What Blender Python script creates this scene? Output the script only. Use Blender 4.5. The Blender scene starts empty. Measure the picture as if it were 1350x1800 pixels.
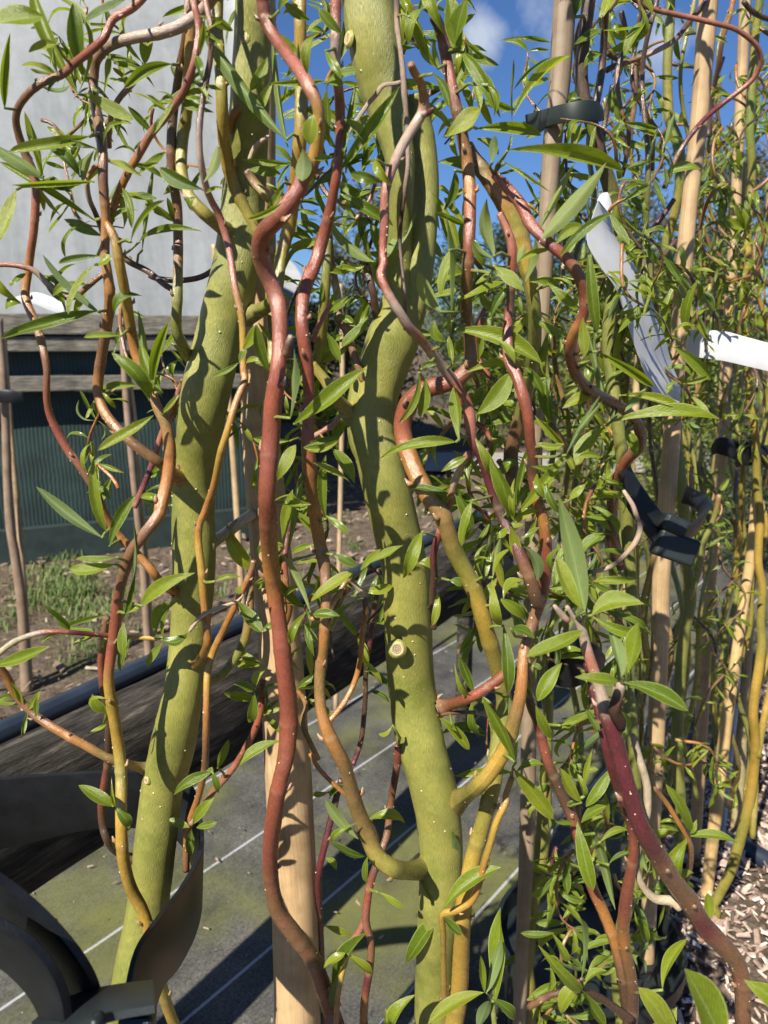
import bpy, bmesh, math, random
from mathutils import Vector, Matrix, noise
R = math.radians
random.seed(7)
S = bpy.context.scene
COL = S.collection

# ------------------------------------------------------------------ camera, light, exposure
PITCH = 13.0
CAMZ = 1.3
FPX = 1300.0            # focal length in photo pixels (photo 1350 x 1800)
cam = bpy.data.cameras.new('camera')
cam.sensor_fit = 'VERTICAL'; cam.sensor_height = 36; cam.lens = 36 * FPX / 1800
cam.clip_start = 0.05; cam.clip_end = 900
cam.dof.use_dof = True; cam.dof.focus_distance = 0.76; cam.dof.aperture_fstop = 9
camo = bpy.data.objects.new('camera', cam); COL.objects.link(camo)
camo.location = (0, 0, CAMZ); camo.rotation_euler = (R(90 - PITCH), 0, 0)
S.camera = camo

SUN_EL, SUN_AZ = 46.0, 32.0       # azimuth: degrees to the left of straight behind the camera
w = bpy.data.worlds.new('World'); S.world = w; w.use_nodes = True
nt = w.node_tree; nt.nodes.clear()
sky = nt.nodes.new('ShaderNodeTexSky'); sky.sky_type = 'NISHITA'; sky.sun_disc = False
sky.sun_elevation = R(SUN_EL); sky.sun_rotation = R(180 + SUN_AZ)
sky.air_density = 1.0; sky.dust_density = 0.3; sky.ozone_density = 4.0; sky.altitude = 0
tint = nt.nodes.new('ShaderNodeMix'); tint.data_type = 'RGBA'; tint.blend_type = 'MULTIPLY'
tint.inputs[0].default_value = 1; tint.inputs[7].default_value = (0.62, 0.82, 1.12, 1)
tc = nt.nodes.new('ShaderNodeTexCoord')
nz = nt.nodes.new('ShaderNodeTexNoise'); nz.inputs['Scale'].default_value = 9; nz.inputs['Detail'].default_value = 7
nz.inputs['Roughness'].default_value = 0.62
nt.links.new(tc.outputs['Generated'], nz.inputs['Vector'])
def maths(op, a, b=None):
    n = nt.nodes.new('ShaderNodeMath'); n.operation = op
    for i, v in enumerate((a, b)):
        if v is None: continue
        if isinstance(v, (int, float)): n.inputs[i].default_value = v
        else: nt.links.new(v, n.inputs[i])
    return n.outputs[0]
rmp = nt.nodes.new('ShaderNodeValToRGB')
rmp.color_ramp.elements[0].position = 0.60; rmp.color_ramp.elements[1].position = 0.78
nt.links.new(nz.outputs['Fac'], rmp.inputs['Fac'])
acc = None
CA, SA = math.cos(R(PITCH)), math.sin(R(PITCH))
for px, py, rad in ((845, 58, 0.034), (1165, 75, 0.04), (1050, -260, 0.16), (300, -500, 0.2)):
    d = Vector(((px - 675) / FPX, CA + SA * (900 - py) / FPX, -SA + CA * (900 - py) / FPX)).normalized()
    vd = nt.nodes.new('ShaderNodeVectorMath'); vd.operation = 'DISTANCE'
    nt.links.new(tc.outputs['Generated'], vd.inputs[0]); vd.inputs[1].default_value = d
    g = maths('SUBTRACT', 1.0, maths('DIVIDE', vd.outputs['Value'], rad))
    g = maths('ADD', g, maths('MULTIPLY', maths('SUBTRACT', nz.outputs['Fac'], 0.5), 2.6))
    g = maths('MINIMUM', maths('MAXIMUM', maths('MULTIPLY', g, 1.1), 0.0), 1.0)
    acc = g if acc is None else maths('MAXIMUM', acc, g)
acc = maths('MULTIPLY', acc, 0.72)
cmix = nt.nodes.new('ShaderNodeMix'); cmix.data_type = 'RGBA'
nt.links.new(sky.outputs[0], tint.inputs[6]); nt.links.new(tint.outputs[2], cmix.inputs[6])
cmix.inputs[7].default_value = (7.4, 8.0, 8.8, 1)
nt.links.new(acc, cmix.inputs[0])
bg = nt.nodes.new('ShaderNodeBackground'); bg.inputs['Strength'].default_value = 0.050
out = nt.nodes.new('ShaderNodeOutputWorld')
nt.links.new(cmix.outputs[2], bg.inputs['Color']); nt.links.new(bg.outputs[0], out.inputs[0])

sl = bpy.data.lights.new('sun', 'SUN'); sl.energy = 5.0; sl.angle = R(0.53); sl.color = (1, 0.94, 0.82)
so = bpy.data.objects.new('sun', sl); COL.objects.link(so)
sd = Vector((-math.sin(R(SUN_AZ)) * math.cos(R(SUN_EL)), -math.cos(R(SUN_AZ)) * math.cos(R(SUN_EL)), math.sin(R(SUN_EL))))
so.rotation_euler = sd.to_track_quat('Z', 'Y').to_euler(); so.location = (-3, -4, 6)
vs = S.view_settings
vs.view_transform = 'Standard'; vs.look = 'None'; vs.gamma = 1; vs.use_curve_mapping = False; vs.exposure = 1.0
S.cycles.max_bounces = 8; S.cycles.transparent_max_bounces = 8

# ------------------------------------------------------------------ helpers
CAMP = Vector((0, 0, CAMZ))
def P(x, y, D):
    """point seen at photo pixel x, y on the upright plane D metres ahead; also metres per pixel there"""
    u, v = (x - 675) / FPX, (900 - y) / FPX
    d = Vector((u, CA + SA * v, -SA + CA * v))
    t = D / d.y
    return CAMP + d * t, t / FPX
def G(x, y, z=0.0):
    """ground point (height z) seen at photo pixel x, y"""
    u, v = (x - 675) / FPX, (900 - y) / FPX
    d = Vector((u, CA + SA * v, -SA + CA * v))
    return CAMP + d * ((z - CAMZ) / d.z)
def proj(p):
    q = p - CAMP
    dep = q.y * CA - q.z * SA
    return 675 + FPX * q.x / dep, 900 - FPX * (q.y * SA + q.z * CA) / dep
def link(o, parent=None):
    COL.objects.link(o)
    if parent is not None: o.parent = parent
    return o
def tag(o, label, cat, group=None, kind=None):
    if label: o['label'] = label
    if cat: o['category'] = cat
    if group: o['group'] = group
    if kind: o['kind'] = kind
    return o
def empty(name, label, cat, group=None):
    o = bpy.data.objects.new(name, None); o.empty_display_size = 0.05
    COL.objects.link(o)
    return tag(o, label, cat, group)
def mesh_obj(name, verts, faces, mat, parent=None, cols=None, uvs=None, smooth=True):
    me = bpy.data.meshes.new(name)
    me.from_pydata([tuple(v) for v in verts], [], faces)
    if smooth: me.polygons.foreach_set('use_smooth', [True] * len(me.polygons))
    if cols:
        a = me.color_attributes.new('pigment', 'FLOAT_COLOR', 'POINT')
        flat = []
        for c in cols: flat += [c[0], c[1], c[2], 1.0]
        a.data.foreach_set('color', flat)
    if uvs:
        ul = me.uv_layers.new(name='UVMap')
        li = [0] * len(me.loops); me.loops.foreach_get('vertex_index', li)
        flat = []
        for i in li: flat += uvs[i]
        ul.data.foreach_set('uv', flat)
    me.materials.append(mat)
    o = bpy.data.objects.new(name, me)
    return link(o, parent)
def box(verts, faces, c, sx, sy, sz, rot=None):
    n = len(verts); m = rot or Matrix.Identity(3)
    for dx in (-1, 1):
        for dy in (-1, 1):
            for dz in (-1, 1):
                verts.append(Vector(c) + m @ Vector((dx * sx / 2, dy * sy / 2, dz * sz / 2)))
    faces += [(n, n+1, n+3, n+2), (n+4, n+6, n+7, n+5), (n, n+4, n+5, n+1), (n+2, n+3, n+7, n+6), (n, n+2, n+6, n+4), (n+1, n+5, n+7, n+3)]
def bevelled(o, w, seg=2):
    b = o.modifiers.new('bevel', 'BEVEL'); b.width = w; b.segments = seg; b.limit_method = 'ANGLE'
    return o

# ------------------------------------------------------------------ materials
def mat_new(name):
    m = bpy.data.materials.new(name); m.use_nodes = True
    n = m.node_tree.nodes; n.clear()
    o = n.new('ShaderNodeOutputMaterial'); b = n.new('ShaderNodeBsdfPrincipled')
    m.node_tree.links.new(b.outputs[0], o.inputs[0])
    return m, m.node_tree, b, o
def add_noise(t, scale, detail=4, rough=0.55, vec=None):
    n = t.nodes.new('ShaderNodeTexNoise'); n.inputs['Scale'].default_value = scale
    n.inputs['Detail'].default_value = detail; n.inputs['Roughness'].default_value = rough
    if vec is not None: t.links.new(vec, n.inputs['Vector'])
    return n
def ramp(t, fac, stops):
    r = t.nodes.new('ShaderNodeValToRGB'); e = r.color_ramp.elements
    while len(e) < len(stops): e.new(0.5)
    for el, (p, c) in zip(e, stops):
        el.position = p; el.color = (c[0], c[1], c[2], 1)
    t.links.new(fac, r.inputs['Fac'])
    return r.outputs['Color']
def mixc(t, mode, fac, a, b):
    n = t.nodes.new('ShaderNodeMix'); n.data_type = 'RGBA'; n.blend_type = mode
    for i, v in ((0, fac), (6, a), (7, b)):
        if isinstance(v, (int, float)): n.inputs[i].default_value = v
        elif isinstance(v, tuple): n.inputs[i].default_value = (v[0], v[1], v[2], 1)
        else: t.links.new(v, n.inputs[i])
    return n.outputs[2]
def bump(t, b, h, strength, dist):
    n = t.nodes.new('ShaderNodeBump'); n.inputs['Strength'].default_value = strength; n.inputs['Distance'].default_value = dist
    t.links.new(h, n.inputs['Height']); t.links.new(n.outputs[0], b.inputs['Normal'])
def uvmap(t, sx, sy):
    u = t.nodes.new('ShaderNodeUVMap'); m = t.nodes.new('ShaderNodeMapping')
    m.inputs['Scale'].default_value = (sx, sy, 1)
    t.links.new(u.outputs[0], m.inputs[0])
    return m.outputs[0]
def objco(t):
    return t.nodes.new('ShaderNodeTexCoord').outputs['Object']

def bark_material(name, rough, grain, gloss):
    m, t, b, o = mat_new(name)
    at = t.nodes.new('ShaderNodeAttribute'); at.attribute_name = 'pigment'
    streak = add_noise(t, 1, 5, 0.6, uvmap(t, 1500, 170))           # uv is in metres round / along
    blot = add_noise(t, 60, 4, 0.6, objco(t))
    speck = add_noise(t, 1, 2, 0.5, uvmap(t, 700, 420))
    c = mixc(t, 'MULTIPLY', 1.0, at.outputs['Color'], ramp(t, streak.outputs['Fac'], [(0.25, (0.66,)*3), (0.75, (1.30,)*3)]))
    c = mixc(t, 'MULTIPLY', 1.0, c, ramp(t, blot.outputs['Fac'], [(0.3, (0.86, 0.87, 0.85)), (0.7, (1.10, 1.08, 1.06))]))
    big = add_noise(t, 16, 6, 0.7, objco(t))
    c = mixc(t, 'MULTIPLY', 1.0, c, ramp(t, big.outputs['Fac'], [(0.34, (0.70, 0.78, 0.62)), (0.50, (1, 1, 1)), (0.68, (1.16, 1.10, 1.02))]))
    c = mixc(t, 'SCREEN', 1.0, c, ramp(t, speck.outputs['Fac'], [(0.66, (0, 0, 0)), (0.74, (0.10, 0.085, 0.06))]))
    t.links.new(c, b.inputs['Base Color'])
    b.inputs['Roughness'].default_value = rough; b.inputs['Specular IOR Level'].default_value = gloss
    ri = add_noise(t, 120, 3, 0.6, objco(t))
    mr = t.nodes.new('ShaderNodeMapRange'); mr.inputs['To Min'].default_value = rough - 0.12; mr.inputs['To Max'].default_value = rough + 0.10
    t.links.new(ri.outputs['Fac'], mr.inputs['Value']); t.links.new(mr.outputs[0], b.inputs['Roughness'])
    bump(t, b, streak.outputs['Fac'], grain, 0.0012)
    return m
M_TRUNK = bark_material('green_bark', 0.38, 0.85, 0.48)
M_BRANCH = bark_material('young_bark', 0.28, 0.55, 0.62)
M_DEAD = bark_material('dead_bark', 0.85, 0.9, 0.15)

def leaf_material():
    m, t, b, o = mat_new('willow_leaf')
    uv = t.nodes.new('ShaderNodeUVMap'); sp = t.nodes.new('ShaderNodeSeparateXYZ'); t.links.new(uv.outputs[0], sp.inputs[0])
    def mm(op, a, bb):
        n = t.nodes.new('ShaderNodeMath'); n.operation = op
        for i, v in enumerate((a, bb)):
            if isinstance(v, (int, float)): n.inputs[i].default_value = v
            else: t.links.new(v, n.inputs[i])
        return n.outputs[0]
    off = mm('ABSOLUTE', mm('SUBTRACT', sp.outputs['Y'], 0.5), 0)
    rib = mm('LESS_THAN', off, 0.035)
    edge = mm('GREATER_THAN', off, 0.452)
    # side veins: slanted stripes either side of the rib
    vein = mm('SINE', mm('ADD', mm('MULTIPLY', sp.outputs['X'], 95.0), mm('MULTIPLY', off, -50.0)), 0)
    oi = t.nodes.new('ShaderNodeObjectInfo')
    ge0 = t.nodes.new('ShaderNodeNewGeometry')
    rnd_ = mm('FRACT', mm('ADD', oi.outputs['Random'], ge0.outputs['Random Per Island']), 0)
    gcol = ramp(t, rnd_, [(0.0, (0.075, 0.125, 0.014)), (0.3, (0.135, 0.190, 0.014)), (0.7, (0.185, 0.235, 0.018)), (1.0, (0.225, 0.255, 0.022))])
    nn = add_noise(t, 14, 5, 0.65, objco(t))
    gcol = mixc(t, 'MULTIPLY', 1.0, gcol, ramp(t, nn.outputs['Fac'], [(0.3, (0.78,)*3), (0.7, (1.18,)*3)]))
    sp5 = add_noise(t, 7, 3, 0.5, objco(t)); spot = ramp(t, sp5.outputs['Fac'], [(0.70, (0, 0, 0)), (0.74, (0.6, 0.6, 0.6))])
    sb = t.nodes.new('ShaderNodeRGBToBW'); t.links.new(spot, sb.inputs[0])
    gcol = mixc(t, 'MIX', mm('MULTIPLY', sb.outputs[0], mm('GREATER_THAN', rnd_, 0.6)), gcol, (0.16, 0.10, 0.03))
    tip = mm('MULTIPLY', mm('POWER', sp.outputs['X'], 9.0), 0.35)
    gcol = mixc(t, 'MIX', tip, gcol, (0.20, 0.16, 0.03))
    top = mixc(t, 'MIX', mm('MULTIPLY', rib, 0.65), gcol, (0.24, 0.30, 0.09))
    top = mixc(t, 'MIX', mm('MULTIPLY', edge, 0.75), top, (0.33, 0.37, 0.11))
    under = mixc(t, 'MIX', 0.55, gcol, (0.20, 0.27, 0.13))
    under = mixc(t, 'MIX', mm('MULTIPLY', rib, 0.7), under, (0.30, 0.36, 0.16))
    ge = t.nodes.new('ShaderNodeNewGeometry')
    col = mixc(t, 'MIX', ge.outputs['Backfacing'], top, under)
    t.links.new(col, b.inputs['Base Color'])
    rg = t.nodes.new('ShaderNodeMapRange'); rg.inputs['To Min'].default_value = 0.24; rg.inputs['To Max'].default_value = 0.62
    t.links.new(ge.outputs['Backfacing'], rg.inputs['Value']); t.links.new(rg.outputs[0], b.inputs['Roughness'])
    b.inputs['Specular IOR Level'].default_value = 0.48
    n5 = add_noise(t, 48, 3, 0.6, objco(t))
    hh = mm('ADD', mm('ADD', mm('MULTIPLY', vein, 0.10), nn.outputs['Fac']), mm('MULTIPLY', n5.outputs['Fac'], 0.5))
    bump(t, b, hh, 0.45, 0.0012)
    tr = t.nodes.new('ShaderNodeBsdfTranslucent')
    tcol = mixc(t, 'MULTIPLY', 1.0, gcol, (2.1, 2.1, 0.8))
    t.links.new(tcol, tr.inputs['Color'])
    mx = t.nodes.new('ShaderNodeMixShader'); mx.inputs[0].default_value = 0.40
    t.links.new(b.outputs[0], mx.inputs[1]); t.links.new(tr.outputs[0], mx.inputs[2]); t.links.new(mx.outputs[0], o.inputs[0])
    return m
M_LEAF = leaf_material()

def simple(name, col, rough=0.6, var=0.25, scale=30, spec=0.4, bumpd=0.0, bscale=None, col2=None):
    m, t, b, o = mat_new(name)
    n = add_noise(t, scale, 6, 0.62, objco(t))
    a = tuple(c * (1 - var) for c in col); z = col2 or tuple(min(1, c * (1 + var)) for c in col)
    t.links.new(ramp(t, n.outputs['Fac'], [(0.3, a), (0.7, z)]), b.inputs['Base Color'])
    b.inputs['Roughness'].default_value = rough; b.inputs['Specular IOR Level'].default_value = spec
    if bumpd:
        n2 = add_noise(t, bscale or scale * 4, 5, 0.65, objco(t)); bump(t, b, n2.outputs['Fac'], 0.6, bumpd)
    return m
M_RUBBER = simple('black_rubber', (0.0085, 0.0095, 0.0115), 0.40, 0.5, 25, 0.32, 0.0006, 500)
M_BUCKLE = simple('black_plastic', (0.014, 0.018, 0.019), 0.42, 0.4, 20, 0.35, 0.0004, 500)
M_TIEGREEN = simple('dark_green_tie', (0.014, 0.022, 0.020), 0.55, 0.3, 30)
M_PIPE = simple('black_pipe', (0.016, 0.024, 0.038), 0.40, 0.4, 14, 0.5)
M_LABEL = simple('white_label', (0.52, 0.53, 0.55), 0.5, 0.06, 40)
M_LABEL_SHADED = simple('shaded_label', (0.46, 0.465, 0.48), 0.55, 0.10, 30)  # white label with its shade put into a greyer colour

def bamboo_material():
    m, t, b, o = mat_new('bamboo')
    at = t.nodes.new('ShaderNodeAttribute'); at.attribute_name = 'pigment'
    streak = add_noise(t, 1, 5, 0.6, uvmap(t, 420, 12))
    blot = add_noise(t, 18, 5, 0.65, objco(t))
    c = mixc(t, 'MULTIPLY', 1.0, at.outputs['Color'], ramp(t, streak.outputs['Fac'], [(0.3, (0.80,)*3), (0.7, (1.14,)*3)]))
    c = mixc(t, 'MULTIPLY', 1.0, c, ramp(t, blot.outputs['Fac'], [(0.35, (0.72, 0.70, 0.66)), (0.6, (1.08,)*3)]))
    t.links.new(c, b.inputs['Base Color']); b.inputs['Roughness'].default_value = 0.5
    bump(t, b, streak.outputs['Fac'], 0.3, 0.0008)
    return m
M_BAMBOO = bamboo_material()

def wood_material(name, dark, light, lichen):
    m, t, b, o = mat_new(name)
    mp = t.nodes.new('ShaderNodeMapping'); mp.inputs['Scale'].default_value = (11.0, 70, 70)
    t.links.new(objco(t), mp.inputs[0])
    g = add_noise(t, 1.0, 8, 0.68, mp.outputs[0])
    n2 = add_noise(t, 9, 5, 0.6, objco(t))
    c = ramp(t, g.outputs['Fac'], [(0.36, dark), (0.55, tuple(a * 0.75 + z * 0.25 for a, z in zip(dark, light))), (0.74, light)])
    c = mixc(t, 'MULTIPLY', 1.0, c, ramp(t, n2.outputs['Fac'], [(0.3, (0.55, 0.56, 0.55)), (0.7, (1.15, 1.12, 1.05))]))
    if lichen:
        n3 = add_noise(t, 13, 6, 0.7, objco(t))
        f = ramp(t, n3.outputs['Fac'], [(0.68, (0, 0, 0)), (0.72, (1, 1, 1))])
        rr = t.nodes.new('ShaderNodeRGBToBW'); t.links.new(f, rr.inputs[0])
        c = mixc(t, 'MIX', rr.outputs[0], c, (0.42, 0.27, 0.05))
    t.links.new(c, b.inputs['Base Color']); b.inputs['Roughness'].default_value = 0.9; b.inputs['Specular IOR Level'].default_value = 0.2
    bump(t, b, g.outputs['Fac'], 1.0, 0.014)
    return m
M_RAIL = wood_material('weathered_rail', (0.018, 0.016, 0.014), (0.20, 0.18, 0.155), True)
M_BOARD = wood_material('weathered_board', (0.15, 0.14, 0.12), (0.40, 0.37, 0.325), False)

# ------------------------------------------------------------------ tubes
PIG = dict(R=(0.230, 0.066, 0.040), P=(0.28, 0.108, 0.076), O=(0.31, 0.135, 0.038), Y=(0.34, 0.215, 0.040), L=(0.235, 0.200, 0.042),
           B=(0.170, 0.085, 0.045), D=(0.075, 0.040, 0.026), V=(0.095, 0.020, 0.026), G=(0.222, 0.222, 0.052), K=(0.36, 0.27, 0.22),
           C=(0.45, 0.36, 0.25), N=(0.175, 0.185, 0.045), W=(0.24, 0.24, 0.06), M=(0.22, 0.135, 0.05), S=(0.155, 0.20, 0.04), X=(0.02, 0.018, 0.016))
CREAM = (0.55, 0.47, 0.33)
def catmull(pts, n):
    """pts: list of equal-length tuples; n samples"""
    m = len(pts)
    seg = [0.0]
    for a, b in zip(pts, pts[1:]):
        seg.append(seg[-1] + max(1e-6, math.dist(a[:2], b[:2]) if len(a) < 6 else math.dist(a[:3], b[:3])))
    tot = seg[-1]; outp = []
    j = 0
    for i in range(n):
        s = tot * i / (n - 1)
        while j < m - 2 and s > seg[j + 1]: j += 1
        t = (s - seg[j]) / (seg[j + 1] - seg[j])
        p0, p1, p2, p3 = pts[max(0, j - 1)], pts[j], pts[j + 1], pts[min(m - 1, j + 2)]
        q = []
        for a, b, c, d in zip(p0, p1, p2, p3):
            q.append(0.5 * ((2 * b) + (c - a) * t + (2 * a - 5 * b + 4 * c - d) * t * t + (3 * b - a - 3 * c + d) * t ** 3))
        outp.append(tuple(q))
    return outp, tot
def lerp3(a, b, t): return tuple(x + (y - x) * t for x, y in zip(a, b))
def pig(seq, t):
    k = t * (len(seq) - 1); i = min(int(k), len(seq) - 2) if len(seq) > 1 else 0
    if len(seq) == 1: return PIG[seq]
    f = k - i; f = f * f * (3 - 2 * f)
    return lerp3(PIG[seq[i]], PIG[seq[i + 1]], f)
class TB:
    def __init__(self): self.v, self.f, self.c, self.uv = [], [], [], []
    def tube(self, pts, rads, cols, seg=10, cap=True, wob=0.0):
        n0 = len(self.v); N = len(pts)
        T = []
        for i in range(N):
            T.append((pts[min(N - 1, i + 1)] - pts[max(0, i - 1)]).normalized())
        nrm = T[0].orthogonal().normalized(); along = 0.0
        for i in range(N):
            if i: along += (pts[i] - pts[i - 1]).length
            nrm = (nrm - T[i] * nrm.dot(T[i]))
            nrm = nrm.normalized() if nrm.length > 1e-6 else T[i].orthogonal().normalized()
            bn = T[i].cross(nrm)
            for k in range(seg + 1):
                a = 2 * math.pi * k / seg
                d = nrm * math.cos(a) + bn * math.sin(a)
                r = rads[i]
                if wob: r *= 1 + wob * noise.noise((pts[i] + d * r) * (0.55 / max(r, 0.002)))
                self.v.append(pts[i] + d * r); self.c.append(cols[i])
                self.uv.append((2 * math.pi * rads[i] * k / seg, along))
        q = seg + 1
        for i in range(N - 1):
            for k in range(seg):
                a = n0 + i * q + k
                self.f.append((a, a + 1, a + q + 1, a + q))
        if cap:
            for e, i in ((0, 0), (1, N - 1)):
                c = len(self.v); self.v.append(pts[i] + T[i] * (rads[i] * 0.35 * (1 if e else -1))); self.c.append(cols[i]); self.uv.append((0, along if e else 0))
                for k in range(seg):
                    a = n0 + i * q + k
                    self.f.append((c, a, a + 1) if e else (c, a + 1, a))
    def dot(self, p, n, r, col, flat=0.55):
        """a wart: small low dome standing on the bark"""
        n0 = len(self.v); t = n.orthogonal().normalized(); b = n.cross(t)
        rr = [random.uniform(0.75, 1.3) for _ in range(6)]
        for lev, (k, h) in enumerate(((1, -0.25), (0.75, flat))):
            for i in range(6):
                a = math.pi * i / 3
                self.v.append(p + (t * math.cos(a) + b * math.sin(a)) * r * k * rr[i] + n * h * r); self.c.append(col); self.uv.append((0, 0))
        for i in range(6):
            j = (i + 1) % 6
            self.f.append((n0 + i, n0 + j, n0 + 6 + j, n0 + 6 + i))
        self.f.append(tuple(n0 + 6 + i for i in range(6)))
    def build(self, name, mat, parent=None):
        return mesh_obj(name, self.v, self.f, mat, parent, self.c, self.uv)

BR = []          # every stem: dict(samples=[(px,py,D,w)], obj, tree)
def stem(tree, pts, D, cols, D1=None, name='branch', mat=None, seg=10, warts=1.0, nodes=True, root=False, ground=False, bend=0.02, label=None, keep=True, step=7):
    """pts: (x, y, width) in photo pixels; D plan distance at the start, D1 at the end"""
    pts = list(pts)
    if pts[0][1] <= 6 and keep:                                # runs on above the frame
        dx = pts[0][0] - pts[1][0]; dy = pts[0][1] - pts[1][1]; L = math.hypot(dx, dy) or 1
        pts.insert(0, (pts[0][0] + dx / L * 90, pts[0][1] - 110, pts[0][2] * 0.95))
        pts.insert(0, (pts[0][0] + random.uniform(-40, 40), pts[0][1] - 130, pts[0][2] * 0.8))
    L = sum(math.dist(a[:2], b[:2]) for a, b in zip(pts, pts[1:]))
    n = max(6, int(L / step))
    smp, tot = catmull([p[:3] for p in pts], n)
    ph, ph2 = random.uniform(0, 6), random.uniform(0, 6)
    P3, RD, CL, SM = [], [], [], []
    D1 = D if D1 is None else D1
    nod = []
    if nodes:
        q = random.uniform(30, 70)
        while q < tot:
            nod.append(q); q += random.uniform(55, 150)
    for i, (x, y, wd) in enumerate(smp):
        t = i / (n - 1); s = tot * t
        k0 = max(0.35, 1 - 70 / tot) if root else 0.35
        k = min(1, max(0, (t - k0) / (1 - k0))); k = k * k * (3 - 2 * k)
        d = D + (D1 - D) * k
        fade = min(1, (1 - t) * 6) if root else 1
        d += bend * fade * (math.sin(s / 95 + ph) * 0.7 + math.sin(s / 41 + ph2) * 0.3)
        p, mpp = P(x, y, d)
        r = wd * 0.5 * mpp
        f = 1.0
        for q in nod: f += 0.075 * math.exp(-((s - q) / (wd * 0.22 + 2)) ** 2)
        if root: f += 0.45 * math.exp(-((tot - s) / (wd * 0.8)) ** 2)
        c = pig(cols, t)
        nn_ = 0.10 * noise.noise(Vector((s / 75.0, ph * 9, 0))); c = tuple(a * (1 + nn_) for a in c)
        if root and tot - s < wd * 1.3: c = lerp3(c, (0.30, 0.24, 0.15), 0.22)
        for q in nod:
            if abs(s - q) < 2.2: c = lerp3(c, (0.40, 0.30, 0.19), 0.22 if wd < 26 else 0.10)
            elif 0 < s - q < 9: c = lerp3(c, (0.09, 0.05, 0.03), 0.14)
        P3.append(p); RD.append(r * f); CL.append(c); SM.append((x, y, d, wd))
    if ground:                                                 # carry on to the soil below the frame
        p = P3[-1]; r = RD[-1]
        m = max(4, int(p.z / 0.05))
        for i in range(1, m + 1):
            P3.append(Vector((p.x + 0.01 * math.sin(i), p.y, p.z * (1 - i / m)))); RD.append(r * (1 + 0.15 * i / m)); CL.append(CL[-1])
    tb = TB()
    tb.tube(P3, RD, CL, seg, wob=0.025 if seg >= 20 else 0.045)
    # lenticels and bud scars
    if warts:
        Lm = sum((a - b).length for a, b in zip(P3, P3[1:]))
        nw = int(Lm * (22 + 1500 * (sum(RD) / len(RD))) * warts)
        for _ in range(nw):
            i = random.randrange(1, len(P3) - 1)
            tdir = (P3[i + 1] - P3[i - 1]).normalized()
            o = tdir.orthogonal().normalized(); o.rotate(Matrix.Rotation(random.uniform(0, 6.28), 3, tdir))
            rr = random.uniform(0.00045, 0.0010) * (1.25 if RD[i] > 0.012 else 0.9)
            tb.dot(P3[i] + o * RD[i] * 0.99 + tdir * random.uniform(-0.003, 0.003), o, rr, CREAM if random.random() < 0.75 else (0.36, 0.30, 0.16))
        if nodes and warts:
            for q in nod:
                i = min(len(P3) - 2, max(1, int(q / tot * (n - 1))))
                tdir = (P3[i - 1] - P3[i + 1]).normalized()
                o = tdir.orthogonal().normalized(); o.rotate(Matrix.Rotation(random.uniform(0, 6.28), 3, tdir))
                b0 = P3[i] + o * RD[i] * 0.8
                k = min(0.006, RD[i] * 0.8)
                tb.tube([b0, b0 + o * k * 0.6 + tdir * k * 0.3, b0 + o * k * 0.8 + tdir * k * 1.3], [k * 0.45, k * 0.4, k * 0.1], [lerp3(CL[i], (0.30, 0.16, 0.09), 0.6)] * 2 + [(0.33, 0.24, 0.16)], 6)
    ob = tb.build(name, mat or M_BRANCH, tree)
    if label: ob['label'] = label
    BR.append(dict(s=SM, o=ob, tree=tree))
    return ob

# ------------------------------------------------------------------ leaves
def leaf_mesh(kind, arc, bow, twist, fold, wave, nl=12, nw=4):
    vs, uv, fs = [], [], []
    for i in range(nl + 1):
        s = i / nl
        if kind == 0:   h = math.sin(math.pi * s ** 0.80) ** 0.85
        elif kind == 1: h = math.sin(math.pi * s ** 1.22) ** 0.66 * 0.95
        else:           h = math.sin(math.pi * s ** 0.95) ** 1.1
        h = max(h, 0.055 if s < 0.5 else 0.0) * 0.5
        for j in range(nw + 1):
            u = j / nw * 2 - 1
            y = u * h
            z = fold * abs(u) * h * 0.22 + wave * 0.02 * math.sin(9 * s + (2 if u > 0 else 0)) * abs(u) ** 2 * min(1, 4 * h)
            a = twist * (s - 0.4)
            y2 = y * math.cos(a) - z / 0.22 * math.sin(a) ; z2 = y * 0.22 * math.sin(a) + z * math.cos(a)
            z2 += arc * 4 * s * (1 - s)
            y2 += bow / 0.22 * 4 * s * (1 - s)
            vs.append((s, y2, z2)); uv.append((s, (u + 1) / 2))
    for i in range(nl):
        for j in range(nw):
            a = i * (nw + 1) + j
            fs.append((a, a + nw + 1, a + nw + 2, a + 1))
    me = bpy.data.meshes.new('leaf'); me.from_pydata(vs, [], fs)
    me.polygons.foreach_set('use_smooth', [True] * len(fs))
    ul = me.uv_layers.new(name='UVMap')
    li = [0] * len(me.loops); me.loops.foreach_get('vertex_index', li)
    fl = []
    for i in li: fl += uv[i]
    ul.data.foreach_set('uv', fl); me.materials.append(M_LEAF)
    return me
LV = []
for k in range(26):
    LV.append((leaf_mesh((0, 1, 1, 2)[k % 4], random.uniform(-0.05, 0.22) if k % 5 else random.uniform(0.25, 0.4), 0, random.uniform(-1.2, 1.2), random.uniform(0.25, 0.9), random.uniform(0.4, 1.2)),))
LBOW = {}
def bowed(b):
    key = round(b * 20) / 20
    if key not in LBOW:
        LBOW[key] = [leaf_mesh((0, 1, 1)[k], random.uniform(0.0, 0.12), key, random.uniform(-0.5, 0.5), random.uniform(0.3, 0.9), random.uniform(0.3, 1.0)) for k in range(3)]
    return random.choice(LBOW[key])
LEAVES = []
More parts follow.
